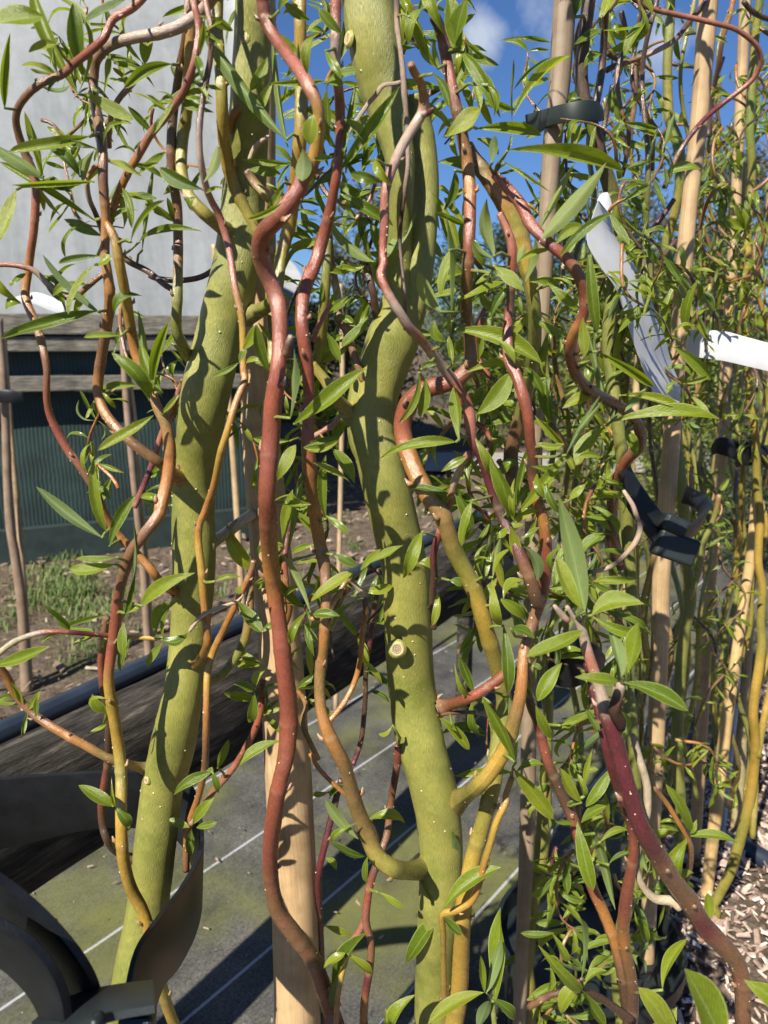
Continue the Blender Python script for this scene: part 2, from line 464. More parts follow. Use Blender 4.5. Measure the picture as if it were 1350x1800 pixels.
def leaf_at(base, tip, width, n, parent, mesh=None):
    ax = tip - base; L = ax.length
    if L < 1e-5: return None
    x = ax / L
    z = n - x * n.dot(x)
    z = z.normalized() if z.length > 1e-4 else x.orthogonal().normalized()
    y = z.cross(x)
    m = Matrix.Identity(4)
    for i in range(3):
        m[i][0] = x[i] * L; m[i][1] = y[i] * width; m[i][2] = z[i] * L; m[i][3] = base[i]
    o = bpy.data.objects.new('leaf', mesh or random.choice(LV)[0])
    COL.objects.link(o); o.parent = parent; o.matrix_basis = m
    LEAVES.append(o)
    return o
UP = Vector((0, 0, 1))
def near_branch(x, y, only=None):
    best = None
    for br in BR:
        if only is not None and br['tree'] not in only: continue
        for (sx, sy, d, wd) in br['s'][::2]:
            q = (sx - x) ** 2 + (sy - y) ** 2
            if d > 1.05: q += 3000
            if best is None or q < best[0]: best = (q, br, d, sx, sy, wd)
    return best
SHOOTS = {}
def leaves(lst, only=None, dd=0.0):
    """lst: (bx, by, tx, ty, width [, bow [, mode]])  mode: u underside, e edge-on, d dark/away"""
    for L in lst:
        bx, by, tx, ty, wd = L[:5]
        bow = L[5] if len(L) > 5 else 0.0
        mode = L[6] if len(L) > 6 else ''
        q, br, d, sx, sy, bw = near_branch(bx, by, only)
        dist = math.sqrt(max(0, q if d <= 1.05 else q - 3000))
        db = d - 0.012 - 0.0004 * min(dist, 60) + dd
        if dist > bw * 0.5 + 7 and dist < 75:
            key = (int(bx / 22), int(by / 22), br['o'].name)
            if key not in SHOOTS:
                SHOOTS[key] = db
                a, m1 = P(sx, sy, d); c, m2 = P(bx, by, db)
                mid = (a + c) / 2 + Vector((random.uniform(-1, 1), random.uniform(-1, 1), random.uniform(-0.5, 1))) * (a - c).length * 0.12
                tb = TB()
                pts = [a, a.lerp(mid, 0.5) , mid, mid.lerp(c, 0.55), c]
                r0 = min(bw * 0.22, 3.2) * m1
                tb.tube(pts, [r0, r0 * 0.92, r0 * 0.85, r0 * 0.8, r0 * 0.75], [pig('MSS', k / 4) for k in range(5)], 7)
                tb.build('shoot', M_BRANCH, br['o'])
            db = SHOOTS[key]
        B, m1 = P(bx, by, db)
        lpx = math.dist((bx, by), (tx, ty))
        dt = random.uniform(-0.35, 0.35) * lpx * m1
        T, m2 = P(tx, ty, db + dt)
        v = (CAMP - B).normalized()
        n = v * 1.0 + UP * 0.45 + Vector((-0.25, 0, 0)) + Vector([random.uniform(-0.45, 0.45) for _ in range(3)])
        if 'e' in mode: n = v * 0.35 + UP * 0.8 + Vector((random.uniform(-1, 1), 0, 0))
        x = (T - B).normalized()
        z = (n - x * n.dot(x)).normalized()
        side = z.cross(x)
        app = (side - v * side.dot(v)).length
        wm = wd * m1 / max(0.62, app)
        if 'u' in mode: z = -z
        me = bowed(bow if 'u' not in mode else -bow) if bow else None
        if 'k' in mode: me = leaf_mesh(1, 0.42, 0, 0.1, 0.3, 0.3)
        o = leaf_at(B, T, wm * 0.79, z, br['o'], me)

# ------------------------------------------------------------------ ground
def ground_material():
    m, t, b, o = mat_new('soil')
    co = objco(t)
    n1 = add_noise(t, 1.3, 6, 0.6, co); n2 = add_noise(t, 28, 8, 0.7, co)
    c = ramp(t, n2.outputs['Fac'], [(0.3, (0.050, 0.036, 0.026)), (0.55, (0.15, 0.115, 0.085)), (0.75, (0.27, 0.22, 0.17))])
    g = ramp(t, n1.outputs['Fac'], [(0.60, (0, 0, 0)), (0.72, (0.7, 0.7, 0.7))])
    rr = t.nodes.new('ShaderNodeRGBToBW'); t.links.new(g, rr.inputs[0])
    c = mixc(t, 'MIX', rr.outputs[0], c, (0.075, 0.105, 0.032))
    t.links.new(c, b.inputs['Base Color']); b.inputs['Roughness'].default_value = 1; b.inputs['Specular IOR Level'].default_value = 0.1
    bump(t, b, n2.outputs['Fac'], 1.0, 0.03)
    return m
M_SOIL = ground_material()
rows, cols_ = [], []
gx = [-400, -120, -40, -14] + [-8 + 0.16 * i for i in range(0, 101)] + [14, 40, 120, 400]
gy = [-60, -12, -3] + [-1 + 0.16 * i for i in range(0, 90)] + [18, 40, 120, 700]
gv, gf = [], []
RD_ = Vector((0.6216, 0.7833)); RD_.normalize()             # plan direction shared by the rail, the mat and the beds
RN_ = Vector((RD_.y, -RD_.x))                               # to the right of it
MAT_L = RN_.dot(Vector((-1.16, 2.0)))                       # far edge of the woven mat
p_ = G(1010, 1720); MAT_R = RN_.dot(Vector((p_.x, p_.y)))   # edge of the bark bed
for y in gy:
    for x in gx:
        q = RN_.dot(Vector((x, y)))
        z = 0.0
        if q < MAT_L - 0.05 and abs(x) < 9 and y < 14:
            k = min(1, (MAT_L - 0.05 - q) * 3)
            z = k * (0.035 * noise.noise(Vector((x * 2.2, y * 2.2, 0))) + 0.03 * noise.noise(Vector((x * 7, y * 7, 3))) + 0.01)
        elif q > MAT_R + 0.03 and abs(x) < 9 and y < 14:
            z = min(1, (q - MAT_R - 0.03) * 6) * (0.03 + 0.03 * noise.noise(Vector((x * 3, y * 3, 5))))
        else:
            z = 0.0
        gv.append((x, y, z))
nx = len(gx)
for j in range(len(gy) - 1):
    for i in range(nx - 1):
        gf.append((j * nx + i, j * nx + i + 1, (j + 1) * nx + i + 1, (j + 1) * nx + i))
tag(mesh_obj('ground', gv, gf, M_SOIL), 'brown soil with weeds', None, None, 'structure')

def mat_material():
    m, t, b, o = mat_new('woven_ground_fabric')
    co = objco(t)
    sp = t.nodes.new('ShaderNodeSeparateXYZ'); t.links.new(co, sp.inputs[0])
    def mm(op, a, bb=0.0):
        n = t.nodes.new('ShaderNodeMath'); n.operation = op
        for i, v in enumerate((a, bb)):
            if isinstance(v, (int, float)): n.inputs[i].default_value = v
            else: t.links.new(v, n.inputs[i])
        return n.outputs[0]
    n1 = add_noise(t, 5, 7, 0.66, co); n2 = add_noise(t, 1.7, 4, 0.55, co); n3 = add_noise(t, 160, 4, 0.7, co)
    base = ramp(t, n3.outputs['Fac'], [(0.3, (0.035, 0.036, 0.036)), (0.7, (0.120, 0.120, 0.116))])
    dust = ramp(t, n1.outputs['Fac'], [(0.32, (0.38, 0.38, 0.38)), (0.7, (1.35, 1.30, 1.16))])
    base = mixc(t, 'MULTIPLY', 1.0, base, dust)
    mo = ramp(t, n2.outputs['Fac'], [(0.47, (0, 0, 0)), (0.60, (1, 1, 1))])
    bw = t.nodes.new('ShaderNodeRGBToBW'); t.links.new(mo, bw.inputs[0])
    mossf = mm('MULTIPLY', bw.outputs[0], mm('MULTIPLY', n1.outputs['Fac'], 1.25))
    base = mixc(t, 'MIX', mossf, base, (0.125, 0.132, 0.026))
    # woven white marker thread every 300 mm
    u = mm('MODULO', mm('ADD', sp.outputs['Y'], 300.0 * 0.305), 0.305)
    ln = mm('LESS_THAN', mm('ABSOLUTE', mm('SUBTRACT', u, 0.1525)), 0.0036)
    ln = mm('MULTIPLY', ln, mm('MINIMUM', mm('MULTIPLY', mm('MULTIPLY', n3.outputs['Fac'], n1.outputs['Fac']), 3.6), 1.0))
    base = mixc(t, 'MIX', mm('MULTIPLY', ln, 0.65), base, (0.46, 0.47, 0.50))
    t.links.new(base, b.inputs['Base Color']); b.inputs['Roughness'].default_value = 0.75; b.inputs['Specular IOR Level'].default_value = 0.25
    # the weave
    wv = t.nodes.new('ShaderNodeTexWave'); wv.inputs['Scale'].default_value = 130; wv.inputs['Distortion'].default_value = 0.5; t.links.new(co, wv.inputs['Vector'])
    hh = mm('ADD', mm('MULTIPLY', wv.outputs['Fac'], 0.4), n3.outputs['Fac'])
    bump(t, b, hh, 0.5, 0.003)
    return m
M_MAT = mat_material()
# mat sheet in its own axes: x along RD_, y across
mv, mf = [], []
na, nb = 60, 14
for i in range(na + 1):
    for j in range(nb + 1):
        a = -3 + 17 * i / na; c = MAT_L + (MAT_R - MAT_L) * j / nb
        edge = min(j, nb - j)
        wz = 0.006 * noise.noise(Vector((a * 3, c * 3, 8))) if edge else 0.0
        mv.append((a, -c, 0.008 + max(-0.003, wz)))
for i in range(na):
    for j in range(nb):
        q = i * (nb + 1) + j
        mf.append((q, q + nb + 1, q + nb + 2, q + 1))
# line phase: one thread passes under the photo point (390, 1516)
gp = G(390, 1516); off = RN_.dot(Vector((gp.x, gp.y)))
mo_ = mesh_obj('ground_cover_mat', mv, mf, M_MAT)
mo_.rotation_euler = (0, 0, math.atan2(RD_.y, RD_.x))
# shift the sheet along its own y so the thread pattern meets that point
sh = ((-off + 300 * 0.305) % 0.305) - 0.1525
for v in mo_.data.vertices: v.co.y -= sh
mo_.location = (-math.sin(mo_.rotation_euler.z) * sh, math.cos(mo_.rotation_euler.z) * sh, 0)
tag(mo_, 'dark woven ground fabric with white marker threads and moss', None, None, 'structure')

# bark chips: a bed of loose pieces
def chips(name, n, area, size, pal, label, z0=0.03, lying=0.5):
    rnd = random.Random(5)
    vs, fs, cs = [], [], []
    for _ in range(n):
        x, y = area(rnd)
        l = (0.35 + 1.9 * rnd.random() ** 2.2) * size; wd = l * rnd.uniform(0.25, 0.7); th = l * rnd.uniform(0.06, 0.2)
        m = Matrix.Rotation(rnd.uniform(0, 6.28), 3, 'Z') @ Matrix.Rotation(rnd.gauss(0, lying), 3, 'X') @ Matrix.Rotation(rnd.gauss(0, lying * 0.6), 3, 'Y')
        c = Vector((x, y, z0 + 0.03 * noise.noise(Vector((x * 3, y * 3, 5))) + rnd.uniform(0, 0.02)))
        n0 = len(vs)
        k1, k2 = rnd.uniform(0.1, 1), rnd.uniform(0.1, 1); e1, e2 = rnd.uniform(0.55, 1.1), rnd.uniform(0.4, 1)
        for dx, dy, dz in ((-e1, -k1, -1), (1, -e2, -1), (e1, k2, -1), (-1, e2, -1), (-e1, -k1 * .8, 1), (1, -e2 * .8, 1), (.9 * e1, k2 * .8, 1), (-.8, .9 * e2, 1)):
            vs.append(c + m @ Vector((dx * l / 2, dy * wd / 2, dz * th / 2)))
        fs += [(n0+3, n0+2, n0+1, n0), (n0+4, n0+5, n0+6, n0+7), (n0, n0+1, n0+5, n0+4), (n0+1, n0+2, n0+6, n0+5), (n0+2, n0+3, n0+7, n0+6), (n0+3, n0, n0+4, n0+7)]
        cc = rnd.choice(pal); f = rnd.uniform(0.7, 1.3)
        cs += [tuple(a * f for a in cc)] * 8
    m, t, b, o = mat_new(name + '_wood')
    at = t.nodes.new('ShaderNodeAttribute'); at.attribute_name = 'pigment'
    nn = add_noise(t, 150, 4, 0.6, objco(t))
    t.links.new(mixc(t, 'MULTIPLY', 1.0, at.outputs['Color'], ramp(t, nn.outputs['Fac'], [(0.3, (0.7,)*3), (0.7, (1.2,)*3)])), b.inputs['Base Color'])
    b.inputs['Roughness'].default_value = 0.85
    return tag(mesh_obj(name, vs, fs, m, None, cs, None, False), label, None, None, 'stuff')
BPAL = [(0.46, 0.34, 0.27), (0.58, 0.47, 0.39), (0.38, 0.27, 0.21), (0.24, 0.16, 0.12), (0.66, 0.56, 0.48), (0.50, 0.38, 0.31), (0.13, 0.09, 0.07), (0.17, 0.12, 0.09)]
def bark_area(rnd):
    a = rnd.uniform(0.2, 5.2) ** 1.0; a = 0.2 + (a - 0.2) * rnd.uniform(0.45, 1)
    q = MAT_R + 0.02 + rnd.random() ** 1.3 * 2.1
    return RD_.x * a + RN_.x * q, RD_.y * a + RN_.y * q
chips('bark_chips', 30000, bark_area, 0.019, BPAL, 'pale bark chips covering the bed at lower right')
def litter_area(rnd):
    a = rnd.uniform(-1.5, 6); q = MAT_L - 0.02 - rnd.random() * 2.6
    return RD_.x * a + RN_.x * q, RD_.y * a + RN_.y * q
chips('leaf_litter', 4200, litter_area, 0.030, [(0.16, 0.10, 0.07), (0.26, 0.19, 0.13), (0.10, 0.07, 0.05), (0.34, 0.27, 0.20)], 'brown dead leaves and clods on the soil beyond the rail', 0.02, 0.6)
def mat_area(rnd):
    a = rnd.uniform(-0.2, 5); q = rnd.uniform(MAT_L + 0.02, MAT_R - 0.02)
    if rnd.random() < 0.35: q = MAT_R - abs(rnd.gauss(0, 0.12))
    return RD_.x * a + RN_.x * q, RD_.y * a + RN_.y * q
chips('mat_litter', 1600, mat_area, 0.008, [(0.24, 0.16, 0.11), (0.34, 0.26, 0.18), (0.14, 0.10, 0.07), (0.20, 0.19, 0.08)], 'crumbs of bark and dead leaf scattered on the ground fabric', 0.012, 0.3)
def grass():
    rnd = random.Random(9)
    vs, fs, cs = [], [], []
    cl = []
    for _ in range(42):
        c = G(rnd.gauss(115, 75), rnd.gauss(1055, 40)); cl.append((c.x, c.y, rnd.uniform(0.05, 0.15)))
    for _ in range(36):
        a = rnd.uniform(-1, 6); q = MAT_L - 0.2 - rnd.random() * 2.6
        cl.append((RD_.x * a + RN_.x * q, RD_.y * a + RN_.y * q, rnd.uniform(0.03, 0.12)))
    for (cx, cy, r) in cl:
        for _ in range(int(520 * r + 25)):
            x, y = cx + rnd.gauss(0, r * 0.6), cy + rnd.gauss(0, r * 0.6)
            if RN_.dot(Vector((x, y))) > MAT_L - 0.04: continue
            h = rnd.uniform(0.02, 0.065); a = rnd.uniform(0, 6.28); ln = rnd.uniform(0.2, 1.0) * h
            b0 = Vector((x, y, 0.01)); s = Vector((-math.sin(a), math.cos(a), 0)) * rnd.uniform(0.0015, 0.004)
            d = Vector((math.cos(a), math.sin(a), 0))
            n0 = len(vs)
            vs += [b0 - s, b0 + s, b0 + d * ln * 0.4 + Vector((0, 0, h * 0.7)) - s * 0.8, b0 + d * ln * 0.4 + Vector((0, 0, h * 0.7)) + s * 0.8, b0 + d * ln + Vector((0, 0, h))]
            fs += [(n0, n0 + 1, n0 + 3, n0 + 2), (n0 + 2, n0 + 3, n0 + 4)]
            c = rnd.choice([(0.075, 0.135, 0.025), (0.10, 0.16, 0.03), (0.055, 0.10, 0.02), (0.17, 0.17, 0.06)])
            cs += [c] * 5
    m, t, b, o = mat_new('grass_blades')
    at = t.nodes.new('ShaderNodeAttribute'); at.attribute_name = 'pigment'
    t.links.new(at.outputs['Color'], b.inputs['Base Color']); b.inputs['Roughness'].default_value = 0.6
    tag(mesh_obj('grass', vs, fs, m, None, cs, None, False), 'short weedy grass on the soil by the tunnel', None, None, 'stuff')
grass()
# pale hard path beyond the end of the rail
pv, pf = [], []
for x, y in ((660, 830), (1350, 834), (1350, 800), (690, 797)):
    q = G(x, y, 0.03); pv.append((q.x, q.y, 0.045))
M_PATH = simple('pale_concrete', (0.27, 0.25, 0.22), 0.9, 0.2, 6, 0.2)
pf.append((0, 1, 2, 3))
tag(mesh_obj('path', pv, pf, M_PATH), 'pale concrete path beyond the trees', None, None, 'structure')

# ------------------------------------------------------------------ the tying rail and the pipe on it
def rail():
    A, _ = P(0, 1462, 0.90); B, _ = P(868, 968, 2.26)
    A.z = B.z = (A.z + B.z) / 2
    d = (B - A); d.z = 0; d.normalize()
    a = A - d * 1.1; b = B + d * 0.02; L = (b - a).length
    sdir = Vector((d.y, -d.x, 0))
    root = empty('timber_rail', 'weathered grey timber rail with lichen running behind the trunks', 'rail')
    vs, fs = [], []
    N, K = 90, 22
    for i in range(N + 1):
        t = i / N; c = a + d * L * t
        for k in range(K):
            th = 2 * math.pi * k / K
            cx, cz = math.cos(th), math.sin(th)
            e = 3.2
            r = 1 / (abs(cx) ** e + abs(cz) ** e) ** (1 / e)
            q = c + sdir * cx * r * 0.06 + UP * cz * r * 0.106
            q += (sdir * cx + UP * cz) * (0.005 * noise.noise(Vector((t * L * 2.2, cx * 2.5, cz * 2.5))) + 0.003 * noise.noise(Vector((t * L * 9, cx * 12, cz * 12))))
            vs.append(q)
    for i in range(N):
        for k in range(K):
            fs.append((i * K + k, i * K + (k + 1) % K, (i + 1) * K + (k + 1) % K, (i + 1) * K + k))
    fs.append(tuple(range(K - 1, -1, -1))); fs.append(tuple(N * K + k for k in range(K)))
    rot = math.atan2(d.y, d.x)
    M = Matrix.Translation(a) @ Matrix.Rotation(rot, 4, 'Z')
    Mi = M.inverted()
    o = mesh_obj('beam', [Mi @ v for v in vs], fs, M_RAIL); o.matrix_world = M; o.parent = root
    # posts that carry it, outside and inside the frame
    sb = min((abs(proj(a + d * q * L / 400)[0] - 885), q) for q in range(400))[1] * L / 400
    for s in (0.05, sb):
        c = a + d * s - sdir * 0.10
        vs2, fs2 = [], []
        box(vs2, fs2, (0, 0, 0), 0.045, 0.045, c.z + 0.05)
        q = mesh_obj('post', vs2, fs2, M_RAIL, None, smooth=False); q.location = (c.x, c.y, (c.z + 0.05) / 2); q.rotation_euler = (0, 0, rot); q.parent = root
        bevelled(q, 0.008)
    # black pipe along its top
    tb = TB()
    top = []
    for i in range(60):
        t = i / 59; c = a + d * (L * 1.0 * t) + UP * 0.112 - sdir * (0.046 + 0.006 * math.sin(t * 9))
        top.append(c + UP * 0.004 * math.sin(t * 14))
    tb.tube(top, [0.0175] * 60, [(0.02, 0.025, 0.035)] * 60, 14)
    tag(tb.build('water_pipe', M_PIPE), 'black water pipe lying along the top of the timber rail', 'pipe')
    return a, d, sdir
RAILA, RAILD, RAILS = rail()

# ------------------------------------------------------------------ polytunnels
def film_material():
    m, t, b, o = mat_new('tunnel_film')
    n = add_noise(t, 0.9, 6, 0.6, objco(t)); n2 = add_noise(t, 14, 5, 0.7, objco(t))
    c = ramp(t, n.outputs['Fac'], [(0.3, (0.43, 0.45, 0.46)), (0.7, (0.55, 0.57, 0.58))])
    mp = t.nodes.new('ShaderNodeMapping'); mp.inputs['Scale'].default_value = (6, 6, 0.7); t.links.new(objco(t), mp.inputs[0])
    n4 = add_noise(t, 1.0, 6, 0.7, mp.outputs[0])
    c = mixc(t, 'MULTIPLY', 1.0, c, ramp(t, n2.outputs['Fac'], [(0.3, (0.86,)*3), (0.7, (1.06,)*3)]))
    c = mixc(t, 'MULTIPLY', 1.0, c, ramp(t, n4.outputs['Fac'], [(0.36, (0.80, 0.81, 0.79)), (0.56, (1.04,)*3)]))
    t.links.new(c, b.inputs['Base Color']); b.inputs['Roughness'].default_value = 0.38
    tr = t.nodes.new('ShaderNodeBsdfTranslucent'); t.links.new(c, tr.inputs['Color'])
    mx = t.nodes.new('ShaderNodeMixShader'); mx.inputs[0].default_value = 0.3
    t.links.new(b.outputs[0], mx.inputs[1]); t.links.new(tr.outputs[0], mx.inputs[2]); t.links.new(mx.outputs[0], o.inputs[0])
    return m
M_FILM = film_material()
M_FILM_DIM = simple('dimmed_tunnel_film', (0.25, 0.26, 0.265), 0.5, 0.2, 3)  # same film, colour darkened to tone down sunlight on the low tunnel
def net_material():
    m, t, b, o = mat_new('windbreak_net')
    w_ = t.nodes.new('ShaderNodeTexWave'); w_.inputs['Scale'].default_value = 14; w_.inputs['Distortion'].default_value = 2.5; w_.inputs['Detail'].default_value = 4
    t.links.new(objco(t), w_.inputs['Vector'])
    n = add_noise(t, 4, 6, 0.6, objco(t))
    c = ramp(t, w_.outputs['Fac'], [(0.2, (0.006, 0.018, 0.016)), (0.8, (0.010, 0.027, 0.024))])
    c = mixc(t, 'MULTIPLY', 1.0, c, ramp(t, n.outputs['Fac'], [(0.3, (0.5,)*3), (0.7, (1.7,)*3)]))
    t.links.new(c, b.inputs['Base Color']); b.inputs['Roughness'].default_value = 0.7
    bump(t, b, w_.outputs['Fac'], 0.3, 0.01)
    return m
M_NETM = net_material()
def tunnel(label, x0, x1, Y, hz, wid, ht, z0, netting, corner, ang):
    """built along x with its front right corner at the origin, then turned and set down"""
    root = empty('polytunnel', label, 'polytunnel')
    root.location = corner; root.rotation_euler = (0, 0, ang)
    vs, fs = [], []
    NX, NA = 40, 26
    for i in range(NX + 1):
        x = x0 + (x1 - x0) * i / NX
        for j in range(NA + 1):
            a = math.pi * j / NA
            sag = 0.012 * math.cos(2 * math.pi * i / 5) + 0.008 * noise.noise(Vector((x * 1.5, a * 3, 2)))
            y = Y + wid / 2 - (wid / 2 + sag) * math.copysign(abs(math.cos(a)) ** 0.8, math.cos(a))
            z = z0 + (ht - z0 + sag) * max(0.0, math.sin(a)) ** 0.6
            vs.append((x, y, z))
    q = NA + 1
    for i in range(NX):
        for j in range(NA):
            fs.append((i * q + j, i * q + j + 1, (i + 1) * q + j + 1, (i + 1) * q + j))
    # gable wall of the same film at the right end
    c0 = len(vs); vs.append((x1, Y + wid / 2, z0))
    for j in range(NA): fs.append((NX * q + j, c0, NX * q + j + 1))
    mesh_obj('film_cover', vs, fs, M_FILM if netting else M_FILM_DIM, root)
    tb = TB()
    for i in range(0, NX + 1, 8):
        x = x0 + (x1 - x0) * i / NX
        tb = TB(); pts = []
        for j in range(NA + 1):
            a = math.pi * j / NA
            pts.append(Vector((x, Y + wid / 2 - (wid / 2 - 0.04) * math.copysign(abs(math.cos(a)) ** 0.8, math.cos(a)), z0 + (ht - z0 - 0.04) * max(0.0, math.sin(a)) ** 0.6)))
        tb.tube(pts, [0.02] * len(pts), [(0.3, 0.3, 0.3)] * len(pts), 6)
        tb.build('hoop', M_BOARD, root)
    if netting:
        def plank(name, zc, h, yo, th, mat, xo=0.0, rot=0.0):
            v, f = [], []
            box(v, f, (0, 0, 0), x1 - x0, th, h)
            o = mesh_obj(name, v, f, mat, root, smooth=False); o.location = ((x0 + x1) / 2 + xo, Y + yo, zc); o.rotation_euler = (0, rot, 0)
            bevelled(o, 0.006); return o
        plank('wooden_rail', z0 - 0.045, 0.115, -0.05, 0.05, M_BOARD)
        plank('wooden_rail', z0 - 0.155, 0.085, -0.035, 0.04, M_BOARD)
        zl = 1.3 - 60 / FPX * 4.75
        plank('wooden_rail', zl, 0.085, -0.06, 0.07, M_BOARD, 0, 0.006)
        plank('base_board', 0.11, 0.22, -0.04, 0.05, simple('tarred_board', (0.014, 0.026, 0.024), 0.7, 0.4, 12))
        # net stretched between the boards, with soft folds
        v, f = [], []
        n1, n2 = 160, 10
        for i in range(n1 + 1):
            x = x0 + (x1 - x0) * i / n1
            for j in range(n2 + 1):
                z = 0.02 + (z0 - 0.10) * j / n2
                v.append((x, Y + 0.02 + 0.012 * noise.noise(Vector((x * 5, z * 1.5, 1))) + 0.02 * noise.noise(Vector((x * 1.2, z * 2, 4))), z))
        for i in range(n1):
            for j in range(n2):
                a = i * (n2 + 1) + j
                f.append((a, a + n2 + 1, a + n2 + 2, a + 1))
        mesh_obj('windbreak_net', v, f, M_NETM, root)
        for x in [x1 - 0.06 - 1.45 * k for k in range(0, 5)]:
            v, f = [], []
            box(v, f, (0, 0, 0), 0.07, 0.06, z0 - 0.02)
            o = mesh_obj('post', v, f, M_BOARD, root, smooth=False); o.location = (x, Y + 0.06, (z0 - 0.02) / 2); bevelled(o, 0.005)
        # slanted brace behind the net's upper strip
        tb = TB(); a = Vector((-2.75, -0.03, zl + 0.03)); b = Vector((-2.5, -0.03, z0 - 0.2))
        tb.tube([a, b], [0.02, 0.02], [(0.03, 0.06, 0.06)] * 2, 8); tb.build('brace', simple('teal_pipe', (0.020, 0.045, 0.048), 0.5, 0.3, 20), root)
    return root
ANG = R(24); WD = Vector((math.cos(ANG), math.sin(ANG), 0))
gq = G(0, 992); wall0 = Vector((gq.x, gq.y, 0))
best = min((abs(proj(wall0 + WD * q * 0.01 + UP * 1.4)[0] - 478), q) for q in range(1000))[1] * 0.01
cor = wall0 + WD * best
tunnel('large white polytunnel with dark green net side behind the left trunk', -9.0, 0.0, 0.0, 0, 7.0, 5.2, 1.44, True, cor, ANG)
c2 = P(550, 430, 12.0)[0]; c2.z = 0
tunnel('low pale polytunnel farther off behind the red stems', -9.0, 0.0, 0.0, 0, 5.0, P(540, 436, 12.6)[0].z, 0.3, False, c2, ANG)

# ------------------------------------------------------------------ the two nearest willows
TA = empty('willow_tree', 'twisted willow at left whose olive trunk leans behind red stems, held by the black strap', 'tree', 'young corkscrew willows')
TB_ = empty('willow_tree', 'twisted willow in the centre with the thick forked olive trunk and round branch scar', 'tree', 'young corkscrew willows')
TC = empty('willow_tree', 'willow with purple red stems crossing the lower right corner over bark chips', 'tree', 'young corkscrew willows')
TD = empty('willow_tree', 'willow tied by a dark green band to the shaded cane right of centre', 'tree', 'young corkscrew willows')
DA, DB = 0.70, 0.72
trunkA = stem(TA, [(447,0,66),(443,90,66),(438,200,70),(432,300,74),(418,450,80),(398,540,82),(378,620,82),(360,700,86),(345,800,74),(340,890,75),(341,1000,74),(335,1100,68),(328,1170,66),(322,1215,68),(306,1300,78),(294,1350,76),(283,1400,72),(271,1500,72),(259,1600,72),(240,1700,75),(225,1800,78)],
     DA, 'GGGGGWG', DA, 'trunk', M_TRUNK, 24, 1.1, False, ground=True, bend=0.012)
trunkB = stem(TB_, [(646,0,92),(655,60,92),(667,130,86),(684,200,70),(701,270,54),(705,330,46),(703,400,44),(701,470,48),(702,530,66),(692,590,92),(674,645,88),(656,700,87),(653,760,86),(664,800,80),(676,850,82),(689,900,84),(711,1000,82),(717,1100,84),(723,1200,83),(738,1300,86),(752,1350,82),(765,1400,83),(772,1450,78),(775,1500,76),(773,1560,74),(768,1640,70),(764,1720,68),(762,1800,68)],
     DB, 'GGGGGGWG', DB, 'trunk', M_TRUNK, 26, 1.0, False, ground=True, bend=0.010)
stem(TB_, [(728,170,34),(737,215,42),(743,260,48),(745,330,54),(743,400,52),(738,460,52),(728,520,56),(710,572,62),(694,610,66)], DB + 0.022, 'GGGG', DB, 'fork', M_TRUNK, 20, 0.5, False, bend=0.004, keep=False)
# A's stems
F = 0.63
stem(TA, [(248,0,14),(200,33,14),(180,70,14),(133,110,14),(110,130,14),(67,150,13),(37,180,13),(28,207,13),(33,237,14),(47,277,15),(57,300,16),(63,333,15),(60,400,14),(53,450,14),(49,482,14),(45,523,15),(62,567,15),(75,610,14),(82,650,12),(82,697,12),(87,727,13),(100,757,14),(120,793,14),(143,823,14),(167,863,14),(187,907,14),(207,940,15),(240,973,15),(267,1003,15),(287,1027,16),(322,1048,17)], F, 'RRPRBBPOBRBOO', DA, root=True)
stem(TA, [(366,6,20),(327,40,22),(287,57,20),(233,67,19),(193,80,19),(170,103,17),(166,133,15),(165,160,15),(170,200,17),(177,240,18),(181,277,17),(181,317,17),(185,367,16),(186,400,16),(184,447,16),(189,480,17),(193,517,18),(190,560,18),(180,617,18),(174,657,18),(172,685,18),(180,717,18),(197,743,18),(220,767,18),(247,790,19),(280,813,19),(308,835,22),(330,846,26)], F + 0.01, 'KKPKKBBBOOBOBO', DA, root=True)
stem(TA, [(340,0,12),(349,45,12),(345,92,12),(335,130,13),(322,163,14),(293,203,14),(267,233,14),(243,273,14),(223,307,14),(203,353,14),(190,400,13),(184,430,12)], F - 0.02, 'BRRPPOP', F + 0.01)
stem(TA, [(331,0,14),(327,60,15),(318,110,15),(310,160,15),(304,207,16),(301,250,17),(302,300,17),(308,340,17),(312,367,17),(313,420,17),(313,467,17),(312,517,18),(310,577,19),(320,603,19),(336,632,20),(352,640,22)], F + 0.04, 'DRBBDBBNN', DA, root=True)
stem(TA, [(340,0,19),(335,67,20),(333,133,20),(328,200,20),(320,250,21),(319,300,21),(330,340,21),(353,369,23),(382,394,24),(415,415,30)], F + 0.03, 'RBBBYLLLW', DA, root=True)
stem(TA, [(361,0,10),(371,50,10),(370,100,10),(364,133,11),(355,183,11),(350,233,12),(353,283,12),(366,340,12),(387,383,13),(403,440,13),(412,500,13),(422,543,13),(427,583,13),(428,650,13),(430,669,13),(414,710,13),(400,757,13),(387,800,13),(377,850,13),(361,897,13),(350,925,13),(349,957,14),(354,1000,14),(358,1050,14),(363,1100,14),(364,1133,15),(353,1157,15),(335,1173,17),(322,1178,18)], F - 0.02, 'BKPBDKPPYOYOYOO', DA, root=True)
stem(TA, [(383,0,20),(382,50,20),(385,89,20),(389,156,21),(391,200,22),(394,244,23),(401,289,23),(413,329,23),(433,373,22),(449,404,20),(463,440,18),(472,490,17),(476,540,17),(478,590,16),(477,640,14)], F + 0.05, 'MMLLYLLL', 0.69)
